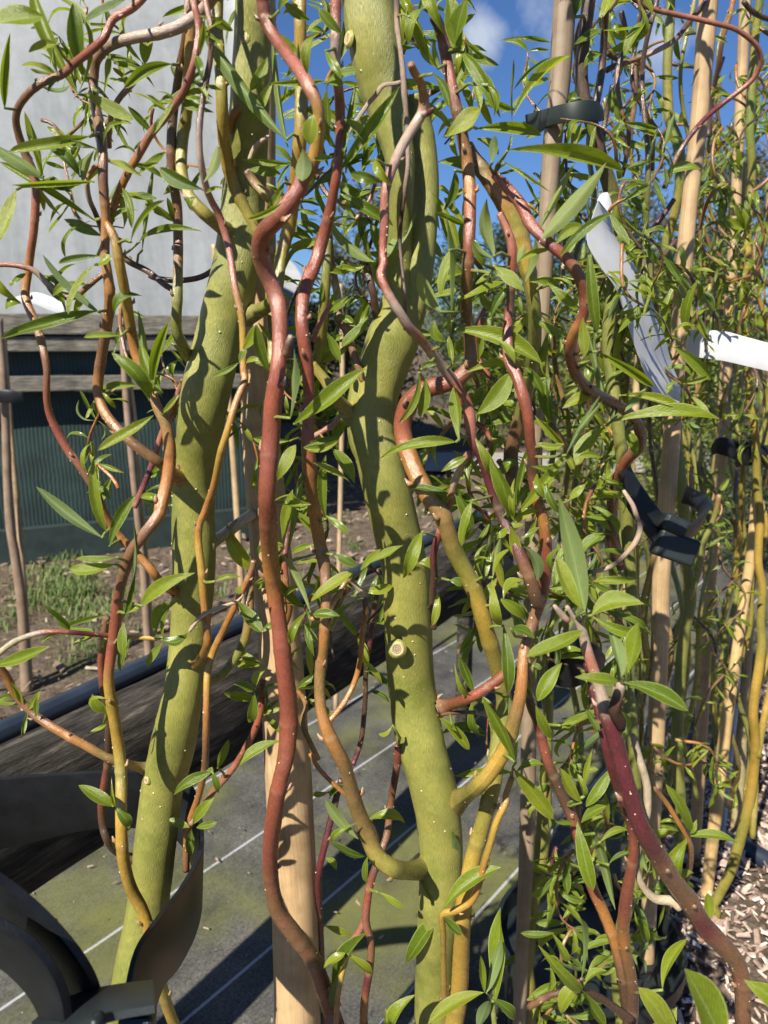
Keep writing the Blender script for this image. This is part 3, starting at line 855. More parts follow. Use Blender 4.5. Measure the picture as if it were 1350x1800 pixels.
stem(TA, [(462,0,23),(467,33,23),(484,67,22),(505,96,22),(526,124,23),(545,156,24),(556,180,22),(561,205,20),(560,235,22),(552,278,25),(533,313,29),(521,340,30),(487,384,32),(461,413,30),(457,444,29),(466,475,30),(478,502,29),(489,535,28),(492,573,28),(491,617,27),(487,663,29),(480,710,32),(477,757,32),(472,817,31),(469,867,30),(471,900,32),(474,967,30),(481,1033,28),(491,1100,28),(499,1167,31),(507,1233,32),(507,1283,32),(502,1333,30),(492,1373,27),(482,1433,30),(475,1500,27),(477,1550,27),(488,1600,29),(518,1643,29),(548,1683,29),(565,1727,29),(582,1777,29),(606,1840,30),(660,1930,32),(740,2010,36)], F - 0.045, 'RRPRPYRRPRRRRORRRRRBBRRBB', DB - 0.02, bend=0.025, seg=14)
stem(TA, [(527,0,22),(528,60,22),(529,120,23),(530,200,24),(526,260,24),(517,340,24),(508,400,24),(502,420,23),(493,458,22),(489,500,20),(478,530,20),(458,545,24),(430,555,28)], F + 0.03, 'MLYYLYYLN', DA, root=True)
stem(TB_, [(590,0,20),(590,60,19),(590,111,18),(596,167,18),(598,200,18),(598,233,17),(594,290,17),(586,340,17),(577,385,20),(564,431,23),(555,461,23),(539,498,24),(532,529,24),(531,569,23),(534,600,24),(541,650,22),(543,717,20),(541,777,24),(546,835,26),(553,900,23),(561,950,23),(571,1000,22),(573,1050,19),(571,1100,19),(566,1150,21),(562,1200,20),(565,1250,20),(579,1293,24),(603,1340,26),(612,1366,24),(624,1410,27),(643,1460,28),(662,1503,30),(693,1527,30),(727,1529,30),(752,1518,34)], F - 0.01, 'DDRRKRRRRRRRROOBOMOMMLL', DB, root=True, bend=0.02, seg=12)
# trunk B front
stem(TB_, [(722,112,13),(728,127,15),(739,144,15),(745,173,17),(742,198,19),(728,222,18),(710,251,18),(694,285,17),(681,320,17),(676,353,16),(676,391,16),(673,436,14),(674,465,15),(669,484,16),(683,518,16),(703,550,17),(720,577,18),(737,593,17),(760,622,18),(781,649,19),(803,680,20),(822,715,20),(827,750,20),(831,775,18),(847,805,18),(859,845,16),(876,893,18),(895,935,20),(918,985,22),(936,1030,23),(944,1062,24)], F - 0.03, 'OOKKPPRRKPKRPVVDVBD', 0.64, bend=0.025)
stem(TB_, [(764,30,20),(775,55,20),(786,110,20),(800,180,20),(812,235,21),(823,300,22),(826,370,22),(824,440,21),(821,500,21),(820,550,21),(826,605,21),(826,640,24),(808,664,28),(780,676,31),(750,684,33),(722,705,33),(708,740,32),(711,775,32),(724,815,32),(748,865,31),(777,905,31),(798,967,31),(832,1033,30),(857,1117,29),(876,1180,28),(886,1240,28),(876,1310,30),(865,1385,29),(848,1450,28),(829,1517,28),(814,1600,30),(810,1680,31),(806,1750,32),(790,1840,34)], 0.67, 'DRBORBBRROMLYLNLLYYYL', DB - 0.035, bend=0.02, seg=14, name='branch')
stem(TB_, [(878,375,12),(890,400,14),(899,430,16),(900,465,16),(897,520,16),(892,580,18),(895,632,20),(907,658,20),(918,690,20),(925,718,20),(930,750,19),(932,775,18),(936,804,18),(937,838,19),(945,880,20),(953,907,20),(958,940,20),(960,975,22),(958,1013,22),(951,1052,22),(941,1082,21),(929,1116,20),(920,1153,19),(918,1190,20),(914,1225,22),(905,1262,24),(891,1308,26),(872,1343,27),(845,1377,27),(815,1400,28),(792,1414,36)], 0.62, 'PPRDRPRRRDRORRBBOOMYYLY', DB, root=True, bend=0.02, seg=12)
stem(TB_, [(822,255,20),(835,282,26),(862,318,30),(890,362,34),(908,402,34),(922,448,32),(933,500,26),(940,560,24),(938,620,24),(925,690,24),(912,745,26),(898,800,26),(905,860,24)], 0.70, 'BMOLYLNNNNBDB', 0.80, bend=0.01)
stem(TD, [(868,306,14),(884,322,17),(904,344,19),(918,364,21),(931,391,22),(947,411,20),(969,431,20),(991,449,20),(1009,471,20),(1020,491,21),(1027,513,20),(1029,536,20),(1023,560,19),(1008,589,20),(1002,616,19),(1007,644,20),(1018,667,20),(1033,685,20),(1055,697,20),(1088,714,20),(1113,735,20),(1126,762,20),(1122,788,20),(1104,806,20),(1090,832,20),(1078,872,20),(1075,930,22),(1090,1000,22)], 0.60, 'PPRPVRPRRORVVVVDBRBBDDD', 0.95, bend=0.02, seg=12)
# right, purple
stem(TC, [(996,1066,7.0),(1010,1085,11.4),(1022,1105,15.8),(1031,1140,18.5),(1044,1180,19.4),(1057,1222,21.1),(1068,1262,26.4),(1078,1292,28.2),(1088,1325,28.2),(1101,1375,29.9),(1112,1410,29.9),(1125,1450,31.7),(1150,1493,33.4),(1180,1543,32.6),(1210,1583,33.4),(1237,1627,33.4),(1268,1660,32.6),(1290,1685,30.8),(1303,1717,28.2),(1306,1760,27.3),(1306,1810,27.3)], 0.52, 'KKPKVVVVVBBVBBBD', 0.60, ground=True, bend=0.012, seg=14, warts=1.2)
stem(TC, [(1032,1165,13),(1043,1215,16),(1055,1258,17),(1064,1309,15),(1075,1353,15),(1093,1407,14),(1108,1450,15),(1114,1490,16),(1110,1525,18),(1101,1577,22),(1096,1627,21),(1098,1667,20),(1107,1710,22),(1110,1750,24),(1107,1810,26)], 0.55, 'VVVVVVRRROBDD', 0.62, ground=True, bend=0.012, seg=12)
stem(TC, [(922,1170,16),(932,1235,17),(945,1268,18),(953,1300,18),(962,1337,18),(978,1375,19),(995,1413,20),(1009,1445,19),(1022,1490,19),(1032,1530,20),(1042,1562,20),(1060,1602,20),(1077,1645,20),(1089,1690,19),(1098,1740,20),(1104,1790,20)], 0.64, 'VDVRDDRRROOBDD', 0.62, bend=0.008, seg=12)
# thin stems, left
stem(TA, [(186,392,12),(194,404,15),(203,424,16),(208,452,18),(219,510,18),(230,577,18),(240,627,17),(260,668,14),(277,717,18),(290,743,20),(298,783,21),(296,833,22),(283,890,22),(278,907,21),(253,940,20),(231,970,20),(217,1010,19),(208,1050,19),(203,1100,20),(194,1160,18),(191,1200,18),(199,1250,20),(208,1310,20),(213,1367,20),(213,1450,20),(217,1510,21),(230,1560,21),(250,1600,21),(264,1645,20),(275,1700,20),(287,1745,20),(302,1790,19),(330,1850,18)], F - 0.015, 'OYYOOMOOBBRRYYLYYYYLYY', 0.62, bend=0.02, seg=12)
stem(TA, [(322,668,9),(303,717,11),(283,767,11),(267,817,11),(247,867,11),(236,892,10)], 0.72, 'PPPVP', 0.74)
stem(TA, [(-40,1140,13),(7,1183,14),(27,1220,14),(57,1253,14),(80,1270,15),(113,1290,15),(150,1310,15),(187,1330,15),(230,1345,16),(262,1352,20)], 0.66, 'BOBOMM', DA, root=True)
stem(TA, [(-20,1166,12),(0,1147,11),(27,1127,11),(67,1113,10),(97,1110,9),(143,1113,9),(187,1117,9),(227,1120,9),(276,1122,9)], 0.60, 'NCKRVRYY', 0.62)
stem(TA, [(188,1085,11),(182,1127,12),(178,1167,13),(182,1217,13),(190,1267,13),(190,1333,13),(185,1367,13),(178,1417,13),(183,1463,13),(200,1493,13),(232,1510,14)], 0.665, 'BRDDRDD', DA, root=True)
stem(TA, [(446,985,11),(441,1005,11),(417,1057,12),(393,1107,12),(374,1147,13),(365,1183,13),(363,1233,12),(362,1283,12),(361,1333,12),(358,1363,12),(348,1403,12),(334,1443,12),(328,1480,12),(327,1530,12)], 0.65, 'BOOYOBOOB', 0.68)
stem(TA, [(441,1000,14),(437,1087,16),(427,1133,16),(403,1170,16),(377,1193,18),(345,1196,20)], 0.74, 'BMNN', DA, root=True)
stem(TA, [(446,902,20),(417,922,20),(387,944,20),(362,960,22)], 0.74, 'CCN', DA, root=True)
stem(TA, [(462,1195,10),(458,1250,12),(443,1293,12),(423,1330,12),(400,1363,12),(373,1393,12),(353,1427,12),(334,1450,11)], 0.68, 'VRRPBB', 0.67)
stem(TA, [(-20,468,8),(7,465,9),(37,468,10),(63,478,10),(87,503,10),(113,522,10),(133,521,10),(147,510,10),(170,490,10),(193,474,10)], 0.64, 'PPKBBB', 0.64)
stem(TA, [(205,440,11),(227,460,11),(260,477,11),(293,503,11),(312,512,10)], 0.69, 'BDD', 0.68)
stem(TA, [(262,484,8),(277,490,10),(317,493,10),(353,487,10),(377,473,10),(392,462,10)], 0.71, 'DDD', 0.72)
stem(TA, [(172,292,8),(163,297,9),(153,320,9),(157,350,9),(167,373,9),(180,407,10),(184,425,10)], 0.63, 'OKDK', 0.64)
stem(TA, [(258,118,8),(233,147,10),(207,177,10),(193,213,10),(192,260,9)], 0.65, 'BBMB', 0.66)
stem(TA, [(405,232,12),(408,205,14),(432,180,15),(440,165,14)], 0.68, 'OOBD', DA, keep=False)
stem(TA, [(434,300,15),(450,325,17),(475,350,17),(497,372,16),(510,395,14)], 0.66, 'DMLMB', 0.69, keep=False)
stem(TA, [(438,282,7),(449,258,9),(474,238,6)], 0.64, 'CKK', 0.63, keep=False, nodes=False)
# thin stems, centre
stem(TB_, [(577,420,14),(574,470,17),(571,520,18),(567,570,19),(560,620,19),(555,640,17)], 0.70, 'NNLLN', 0.70)
stem(TB_, [(548,640,16),(572,670,20),(594,703,23),(622,735,28)], 0.69, 'LLN', DB, root=True, keep=False)
stem(TB_, [(583,535,7),(577,543,9),(560,573,9),(550,600,9)], 0.63, 'PPR', 0.64, keep=False)
stem(TB_, [(578,410,13),(583,467,14),(593,517,14),(597,557,14),(612,590,14),(626,635,14),(640,670,16)], 0.71, 'DBKBBM', DB, keep=False)
stem(TB_, [(640,450,14),(648,485,14),(657,520,14),(662,560,13),(668,590,12)], 0.70, 'DDDD', DB, keep=False)
stem(TB_, [(829,800,16),(820,803,14),(798,850,13),(786,897,13),(770,943,13),(762,977,13),(764,1010,13),(760,1050,12),(762,1105,12)], 0.64, 'PKRRVDDD', 0.69)
stem(TB_, [(778,900,10),(777,897,11)] if False else [(900,1366,11),(889,1400,12),(889,1411,12),(873,1444,12),(860,1489,12),(851,1518,12),(833,1578,12),(802,1600,13),(778,1608,12),(779,1640,11),(780,1690,10),(781,1757,12)], 0.645, 'OYYOYYYM', 0.68)
stem(TB_, [(900,1172,17),(877,1193,18),(843,1217,18),(817,1230,19),(790,1239,20),(768,1246,24)], 0.66, 'ORRRB', DB, root=True)
stem(TB_, [(868,1266,6),(850,1255,7),(820,1252,7),(785,1254,8),(768,1256,9)], 0.69, 'KDB', DB, root=True)
stem(TB_, [(640,1052,13),(643,1067,11),(637,1117,10),(630,1177,10),(610,1227,10),(583,1263,10),(572,1275,10)], 0.69, 'DOOOO', 0.65)
stem(TB_, [(663,1040,9),(655,1090,9),(650,1130,9),(643,1180,9),(642,1230,9),(635,1300,9),(620,1345,9)], 0.78, 'DVDDV', 0.78)
stem(TB_, [(700,1310,13),(697,1350,13),(687,1410,13),(680,1467,13),(663,1517,14),(650,1557,14),(643,1617,14),(652,1655,13),(650,1700,14),(640,1767,14),(640,1830,14)], 0.70, 'RVBBDRPBVOB', 0.70)
stem(TB_, [(644,1612,13),(630,1640,11),(613,1663,11),(607,1690,10),(600,1715,10),(593,1760,10),(590,1830,10)], 0.685, 'PPYOO', 0.69)
stem(TB_, [(545,1325,7),(560,1350,8),(580,1372,8),(598,1388,8),(625,1415,8),(657,1457,8),(667,1492,8)], 0.69, 'OOBB', 0.70)
stem(TB_, [(600,1370,11),(590,1407,12),(573,1477,12),(560,1537,12),(560,1580,12),(563,1640,12),(566,1720,12),(570,1830,12)], 0.78, 'DVVDD', 0.80)
stem(TB_, [(506,1205,8),(530,1222,9),(538,1243,9),(531,1270,10),(545,1305,10),(560,1335,9)], 0.66, 'OMO', 0.67, keep=False)
stem(TB_, [(515,870,9),(508,930,9),(500,985,11),(503,1030,12),(508,1075,12),(495,1110,10)], 0.69, 'VVROB', 0.70, keep=False)
stem(TB_, [(597,732,8),(585,747,10),(555,765,10),(535,776,10)], 0.65, 'PPK', 0.65, keep=False)
stem(TB_, [(640,1045,9),(612,1020,9),(595,1045,9),(572,1070,10),(548,1090,10)], 0.63, 'CMOO', 0.63, keep=False)
stem(TC, [(930,1770,12),(965,1750,12),(1000,1742,12),(1022,1740,12),(1060,1757,13),(1108,1792,15)], 0.58, 'BDDD', 0.61, seg=8, keep=False)
stem(TB_, [(876,1850,10),(868,1790,9),(867,1752,8)], 0.62, 'MSS', 0.62, seg=8, keep=False)
stem(TC, [(1150,1385,8),(1172,1412,9),(1190,1442,9),(1207,1470,10),(1215,1500,10),(1210,1535,10),(1200,1560,10)], 0.60, 'BOOBO', 0.62, seg=8, keep=False)
# dead grey twigs
stem(TB_, [(697,0,10),(698,44,10),(703,82,9),(708,122,10),(711,167,11),(714,200,9),(716,244,9),(717,291,8),(711,336,8),(706,375,8),(703,420,7),(706,470,7),(711,520,7),(712,580,6)], 0.665, 'KKDKKKDKD', 0.69, 'dead_twig', M_DEAD, 8, 0, True, bend=0.004)
stem(TB_, [(704,144,7),(695,147,7),(683,148,7),(671,152,8),(660,168,8),(646,184,8),(626,213,7),(608,240,7),(594,262,5),(590,288,4)], 0.655, 'KKKKKD', 0.63, 'dead_twig', M_DEAD, 8, 0, True, bend=0.004, keep=False)
stem(TD, [(1096,862,6),(1102,872,8),(1112,888,9),(1117,902,9),(1125,929,10),(1117,953,10),(1099,975,9),(1079,993,9),(1052,1003,8),(1030,1006,7)], 0.66, 'CKXKKXCX', 0.66, 'dead_twig', M_DEAD, 8, 0, True, bend=0.006)
stem(TC, [(1112,1292,9),(1116,1305,12),(1123,1331,13),(1136,1375,14),(1138,1400,14),(1137,1432,13),(1125,1480,11),(1119,1518,11),(1124,1545,12),(1134,1564,13),(1153,1580,15),(1180,1583,17),(1195,1594,18)], 0.56, 'KCCCCCCCC', 0.575, 'dead_twig', M_DEAD, 9, 0, True, bend=0.004)
stem(TC, [(1092,1202,16),(1086,1225,20),(1080,1250,21),(1090,1268,20),(1092,1282,14)], 0.505, 'KDDX', 0.515, 'dead_twig', M_DEAD, 9, 0, True, bend=0.002, keep=False)
stem(TA, [(333,1110,6),(352,1085,7),(380,1070,7),(415,1058,6),(428,1045,3)], 0.60, 'CKCK', 0.62, 'dead_twig', M_DEAD, 7, 0, True, bend=0.004, keep=False)
# stubs
stem(TA, [(500,625,14),(507,608,15),(511,590,9)], 0.575, 'BDK', 0.57, 'stub', None, 9, 0, False, keep=False, bend=0)
stem(TC, [(1000,1092,10),(985,1078,12),(974,1064,6)], 0.525, 'PKK', 0.52, 'stub', None, 9, 0, False, keep=False, bend=0)
stem(TB_, [(742,202,12),(756,196,11),(762,190,5)], 0.60, 'KVD', 0.595, 'stub', None, 9, 0, False, keep=False, bend=0)
stem(TA, [(573,148,9),(580,132,9),(592,113,8)], 0.60, 'MYY', 0.59, 'stub', None, 8, 0, False, keep=False, bend=0)
# round pruning scar on the centre trunk, and callused knots
def scar(tree, x, y, D, r, parent, side=0):
    c, m = P(x, y, D); n = (Vector((0, -1, 0.12)) + Vector((side, 0, 0))).normalized(); rad = r * m
    t = n.cross(UP).normalized(); b = n.cross(t)
    vs, fs, cs = [], [], []
    prof = [(0.0, 0.10, (0.20, 0.12, 0.08)), (0.18, 0.16, (0.46, 0.34, 0.25)), (0.30, 0.06, (0.16, 0.10, 0.07)), (0.42, 0.18, (0.55, 0.44, 0.30)), (0.55, 0.08, (0.22, 0.15, 0.09)), (0.72, 0.26, (0.58, 0.48, 0.28)), (0.88, 0.26, (0.48, 0.40, 0.18)), (1.1, 0.10, (0.30, 0.30, 0.08)), (1.4, -0.25, PIG['G'])]
    K = 22
    for (q, h, col) in prof:
        for k in range(K):
            a = 2 * math.pi * k / K
            rr = rad * q * (1 + 0.10 * noise.noise(Vector((math.cos(a) * 1.6, math.sin(a) * 1.6, q * 3))))
            vs.append(c + t * rr * math.cos(a) * 0.95 + b * rr * math.sin(a) + n * (h * rad * 0.8)); cs.append(col)
    for i in range(len(prof) - 1):
        for k in range(K): fs.append((i * K + k, i * K + (k + 1) % K, (i + 1) * K + (k + 1) % K, (i + 1) * K + k))
    mesh_obj('branch_scar', vs, fs, M_TRUNK, parent, cs, [(v.x, v.z) for v in vs])
scar(TB_, 698, 1141, DB - 0.033, 13, TB_)
scar(TB_, 612, 68, DB - 0.012, 11, TB_, -1.4)
scar(TA, 428, 66, DA - 0.019, 9, TA, -0.5)
scar(TB_, 757, 542, DB - 0.012, 7, TB_)
scar(TA, 257, 1372, DA - 0.018, 6, TA, -0.6)

# ------------------------------------------------------------------ leaves seen one by one (photo pixels)
leaves([
# upper left
(137,165,58,-20,32,.03),(137,165,97,-5,12,0,'e'),(150,135,128,5,36,0,'d'),(75,28,-28,52,38),(8,190,18,57,18,.08),(227,-5,148,40,22,.05),(100,78,50,92,18),
(148,163,236,212,31),(157,240,14,268,27,.06),(247,122,198,110,14),(254,113,273,55,27),(302,113,217,156,25,-.06),(250,110,247,12,13,0,'e'),(345,147,296,183,18,.05),
(183,165,193,95,13,-.14),(168,260,113,248,14),(182,257,225,218,9,0,'e'),(145,320,166,264,17,.08,'u'),(76,310,43,195,19),(72,315,52,235,11,0,'e'),(145,322,78,317,22,.1),
(140,310,88,263,24),(78,315,-12,255,30,0,'u'),(170,390,-2,284,19,.02),(165,320,20,325,13),(30,333,-8,428,30),(180,415,112,385,25),(193,285,250,310,17),(200,265,246,285,11,0,'e'),
(215,330,232,402,19,.16),(250,440,270,290,12,.03,'u'),(230,425,290,352,9,.06,'e'),(245,425,357,407,17,.04),(355,333,280,295,33,.05),(358,320,383,255,21,-.06,'u'),(335,370,347,345,15),
(362,340,398,332,9),(352,97,360,30,14),(355,140,345,98,20),(400,-2,285,31,13,.07),(504,245,349,38,33,.03,'u'),(508,262,478,45,16,.03,'u'),(571,142,472,146,14,.05),(572,147,638,126,17),
(572,150,604,146,20),(513,288,425,280,13,.06),(531,318,532,260,36,0,'u'),(548,282,584,275,12),(437,298,494,306,22),(496,357,435,385,14,.08),(522,368,560,378,11),(545,255,551,200,33,0,'d'),
(601,298,703,151,27,-.09),(580,255,575,150,23),(598,300,625,145,13,0,'e'),(597,340,692,398,27,-.06),(657,460,570,363,22,.06,'u'),(657,460,735,370,27,.12,'u'),(670,320,615,305,25),
(590,455,612,482,20),(603,545,641,520,12),(775,548,735,478,34,.05,'u'),(793,565,784,370,12,0,'u'),(803,530,888,495,21,-.12),(783,240,845,190,38,-.05),(770,285,862,304,31,.06),
(838,226,952,238,26,.03),(813,92,880,208,27,.07),(812,105,872,187,17,.08),(900,215,903,103,12,0,'e'),(902,205,1003,98,20,.06),(972,100,903,158,5,.1,'e'),(970,75,875,72,10),
(810,85,786,-12,42,0,'d'),(800,80,820,-5,36,0,'d'),(780,60,752,-20,28,0,'d'),(892,265,1098,303,34,.05),(887,287,968,338,8,-.05),(868,300,900,235,7,0,'e'),(865,285,870,238,21,0,'u'),(835,245,877,272,18,.1),
(952,420,1066,285,38,-.02,'u'),(950,400,1011,282,17,.04,'u'),(975,430,1030,400,26,.08),(985,450,1082,372,21,.04),(1050,585,1036,437,25,.03),(868,450,856,348,27,.16,'u'),(866,455,829,415,15,.16,'u'),
(868,468,922,513,28),(908,463,968,438,13,.1),(910,465,922,430,18,0,'u'),(923,495,940,420,19,.04,'u'),(930,495,985,515,21,.14),(965,500,1020,545,22),(860,480,835,500,11,.1),(862,560,895,505,16,.06),
(800,580,953,640,40,.05),(820,655,927,646,23,.07),(838,728,898,655,44,-.05),(960,665,972,742,28),(945,663,915,662,10),(935,560,1002,592,18,-.14),(958,660,962,585,15,0,'e'),
(1068,720,1028,562,14,-.04,'u'),(1073,730,1045,580,14,.1,'u'),(1025,558,1027,628,24,0,'d'),(1030,640,1042,675,24),(1040,695,988,718,26),(995,800,1055,695,15,.06,'u'),(1010,765,1058,705,11,.04,'u'),
(990,782,945,780,17,.1),(908,905,995,800,25,-.03),(1062,752,1012,818,36,-.06),(1015,805,1058,805,14,.08),(905,910,935,775,14,.03),(900,912,862,805,34,-.04),(915,815,882,832,24),
(1075,742,1266,737,28,-.03),(1050,618,1150,680,22,.04),(1095,725,1135,682,18,0,'u'),(1090,695,1208,727,20,.04),(1062,690,1102,650,10),(1100,755,1118,802,24,.06),
(1055,838,1102,854,12,-.08),(1050,860,1083,870,11),(1028,1075,980,868,45,.02,'u'),(1022,1070,978,978,34,.04),(1018,985,1062,937,28),(1025,1108,925,1155,35,.04),(1040,1082,1133,1062,40,.10),(1042,1084,1128,1112,26,-.12),
(1092,1190,1072,1092,27,0,'u'),(1105,1180,1122,1095,36,0,'d'),(1085,1198,1010,1190,28,.03),(1096,1200,1210,1250,36,.04),(898,925,912,987,26),(893,928,876,945,16),(905,920,948,897,20,.04),(915,950,948,927,11,0,'e'),
(903,915,905,840,15),(866,1015,880,945,14,.08,'u'),(868,1012,898,965,12,.04,'e'),(865,1019,880,1100,25,-.05,'k'),(920,960,945,1022,27,.08,'u'),(885,1055,920,1020,21,.1),(880,1052,922,1088,26,.05),(898,1105,940,1122,23,.05),
(885,1100,893,1222,29),(905,1338,848,1223,25,-.06),(907,1340,895,1225,21,0,'u'),(900,1358,818,1365,21,-.07),(904,1352,973,1440,38),(908,1357,956,1345,17,.1),(945,1232,988,1165,33),(942,1240,972,1298,26),
(944,1232,924,1175,8,.05,'e'),(938,1172,953,1173,14),(985,1275,1028,1263,11),(1055,1285,1030,1247,16),(1022,1410,985,1350,25,.04),(1030,1418,1078,1345,25,-.05),(1027,1400,1042,1315,11,0,'e'),
(1022,1447,1066,1417,22,.06),(1015,1445,1043,1566,34),(1045,1465,1082,1600,22,.04,'u'),(1010,1448,975,1443,11),(1055,1480,1105,1460,16,.12),(1070,1520,1110,1498,10,.12),
(1213,1470,1298,1483,20,.05),(1207,1473,1173,1513,24,.05),(1208,1480,1195,1540,18),(1212,1465,1170,1378,25),(1213,1467,1225,1440,15),(1197,1548,1220,1535,17),(1250,1615,1243,1570,24),
(1165,1740,1208,1650,24,.12),(1022,1740,945,1660,26,.05),(1022,1720,1020,1613,13,.04,'u'),(1025,1735,1068,1707,15,.08),(1022,1740,1065,1805,24),(1000,1690,970,1640,18),(975,1640,915,1640,15,.1),(1015,1730,985,1780,30,0,'d'),
(870,1760,880,1595,40),(855,1745,882,1650,24,.04,'u'),(852,1745,845,1680,16),(850,1745,752,1800,30,-.05),(700,1815,731,1748,30),(680,1815,677,1772,19),(865,1755,905,1790,26),(860,1760,840,1810,28,0,'u'),
(780,1597,881,1525,35,.04),(772,1600,735,1540,25),(773,1590,793,1462,18,.03,'u'),(772,1605,715,1692,34,.03),(778,1612,812,1643,20),(648,1440,712,1447,24),(630,1475,572,1405,25,.04,'u'),(627,1447,593,1485,15),
(603,1378,580,1405,19),(577,1393,548,1393,13,.1),(647,1505,645,1552,17),(665,1568,711,1597,14),(642,1505,580,1480,17,.08),(570,1627,620,1645,15),(573,1508,592,1530,14,.1),(645,1640,607,1800,34,-.03),(607,1675,568,1703,18),(610,1677,655,1712,20,-.05),
(567,1780,495,1715,26,.05),(622,1005,545,1058,24,.04),(620,1012,545,1045,16),(630,1010,670,965,14),(650,990,709,958,17),(550,1080,598,1083,22),(620,1060,583,1110,20),(545,1075,492,970,16,.06,'u'),(540,1075,510,1132,19),
(513,972,555,958,14,.06),(585,975,628,995,22),(533,1065,490,1015,20,.04),(742,935,708,1017,29),(735,990,758,1000,21,.1),
(517,745,643,647,36,-.08),(510,735,517,612,15,0,'u'),(510,775,445,770,18,.04),(533,787,597,773,17,-.14),(533,787,598,770,14,.04),(520,782,487,845,28),(585,790,623,850,28),(573,912,573,800,22,.03),(508,965,530,830,19,.03,'u'),(500,965,515,860,21),
(802,777,668,806,24,-.05),(737,655,700,745,17,.22),(748,665,738,733,26,.05),(782,600,765,562,22,.15),(808,775,797,680,26,0,'d'),(795,640,789,590,14),(740,650,768,640,13,.1),
# left middle
(173,547,2,595,26,.05),(167,465,120,553,16,-.06),(180,553,75,447,18,.02,'u'),(177,450,103,463,15,.04),(172,468,197,450,19),(47,480,17,503,13),(37,532,-8,470,20),(37,534,10,545,20),(203,557,250,520,24),(213,590,147,593,15,.06),
(262,705,196,620,33),(285,690,247,605,25,.04),(268,700,243,545,18,.04,'u'),(270,695,297,565,22,.08),(270,730,172,792,25,.06),(282,730,317,692,12,-.1),(187,935,165,800,23,.03),(180,945,63,855,27,.05,'u'),(193,960,238,870,26,.05),
(203,992,122,1000,27,.08),(205,980,133,983,16,.1),(192,1080,110,1107,12,.05),(250,1065,343,1007,32,.06),(222,1078,250,1064,14),(215,1090,235,920,11,0,'e'),(218,1095,218,1155,23),
(277,1123,312,1057,28,.16),(285,1125,332,1112,22,-.14),(285,1130,258,1172,20),(287,1120,297,1070,11),(-12,1170,88,1137,28,-.05),(448,1003,398,920,34,.06,'d'),(417,1057,462,1112,30),(420,1045,420,1030,15),(378,1022,425,1015,11),
(188,1250,162,1220,24,.04,'d'),(187,1273,158,1286,9,.1),(447,1213,410,1203,20),(447,1217,440,1270,25),(450,1205,470,1175,20),(373,1357,306,1397,23,-.06),(383,1350,402,1300,19),(375,1360,384,1395,16),(420,1345,495,1302,22,.04),
(340,1447,378,1400,24),(333,1455,297,1440,20),(337,1458,335,1507,22),(345,1455,382,1445,16),(200,1418,138,1380,27,.04),(201,1415,196,1365,9),(205,1420,227,1457,24),(420,637,372,663,14,.1),(430,640,460,635,13,.1),(420,637,433,612,15),(427,615,453,570,23,-.05),
(475,655,450,570,26,.05),(470,640,448,637,14),
# dark leaves up in the crown
(600,60,560,15,24,.05,'d'),(545,35,500,5,22,.05,'d'),(470,100,440,160,26,.04,'d'),(480,140,440,215,24,.04,'d'),(540,130,560,60,22,0,'d'),(572,90,600,140,20,0,'d'),(490,20,540,-10,26,0,'d'),(605,210,640,250,22,.04,'d'),
(620,240,648,200,20,0,'d'),(500,320,470,375,20,.05,'d'),(760,340,785,420,26,.04,'d'),(775,360,805,440,24,.04,'d'),(790,440,775,520,24,0,'d'),(830,420,855,470,20,0,'d'),(720,30,748,95,22,.06),(745,15,718,80,22,0,'d'),
(770,120,745,60,22,.1,'d'),(760,130,790,190,20,.1,'d'),(650,560,600,610,24,.05,'d'),(575,585,600,640,20,0,'d'),(590,560,625,575,18,.1,'d'),(660,280,690,330,20,0,'d'),(800,300,780,370,20,.1,'d'),(858,150,868,205,16,.2,'d'),
(835,770,862,835,26,0,'d'),(800,860,830,930,26,.05,'d'),(830,880,812,960,22,0,'d'),(880,600,905,640,18,0,'d'),(935,820,985,850,20,.05,'d'),(940,730,990,780,18,.05,'d'),(965,880,945,830,18,0,'d'),(975,1010,985,960,16,0,'d'),
(920,640,955,700,22,.03,'d'),(1015,860,1040,920,20,.04,'d'),(1030,900,1075,935,18,.06,'d'),(1045,880,1080,830,18,.04,'d'),(1000,880,1030,850,18,0,'d'),(960,850,990,905,18,0,'d'),(1055,900,1020,960,17,.05,'d'),(795,1280,775,1262,8),
(772,1262,825,1318,24,.05,'d'),(690,1030,640,1040,22,.04,'d'),(770,1040,760,1100,18,.1,'d'),(790,1020,812,1030,20,.05,'d'),(640,1180,690,1215,13,.08),(650,1215,685,1235,11,.12),(690,1275,665,1290,11,.2),(640,1160,672,1205,12,.05),
])

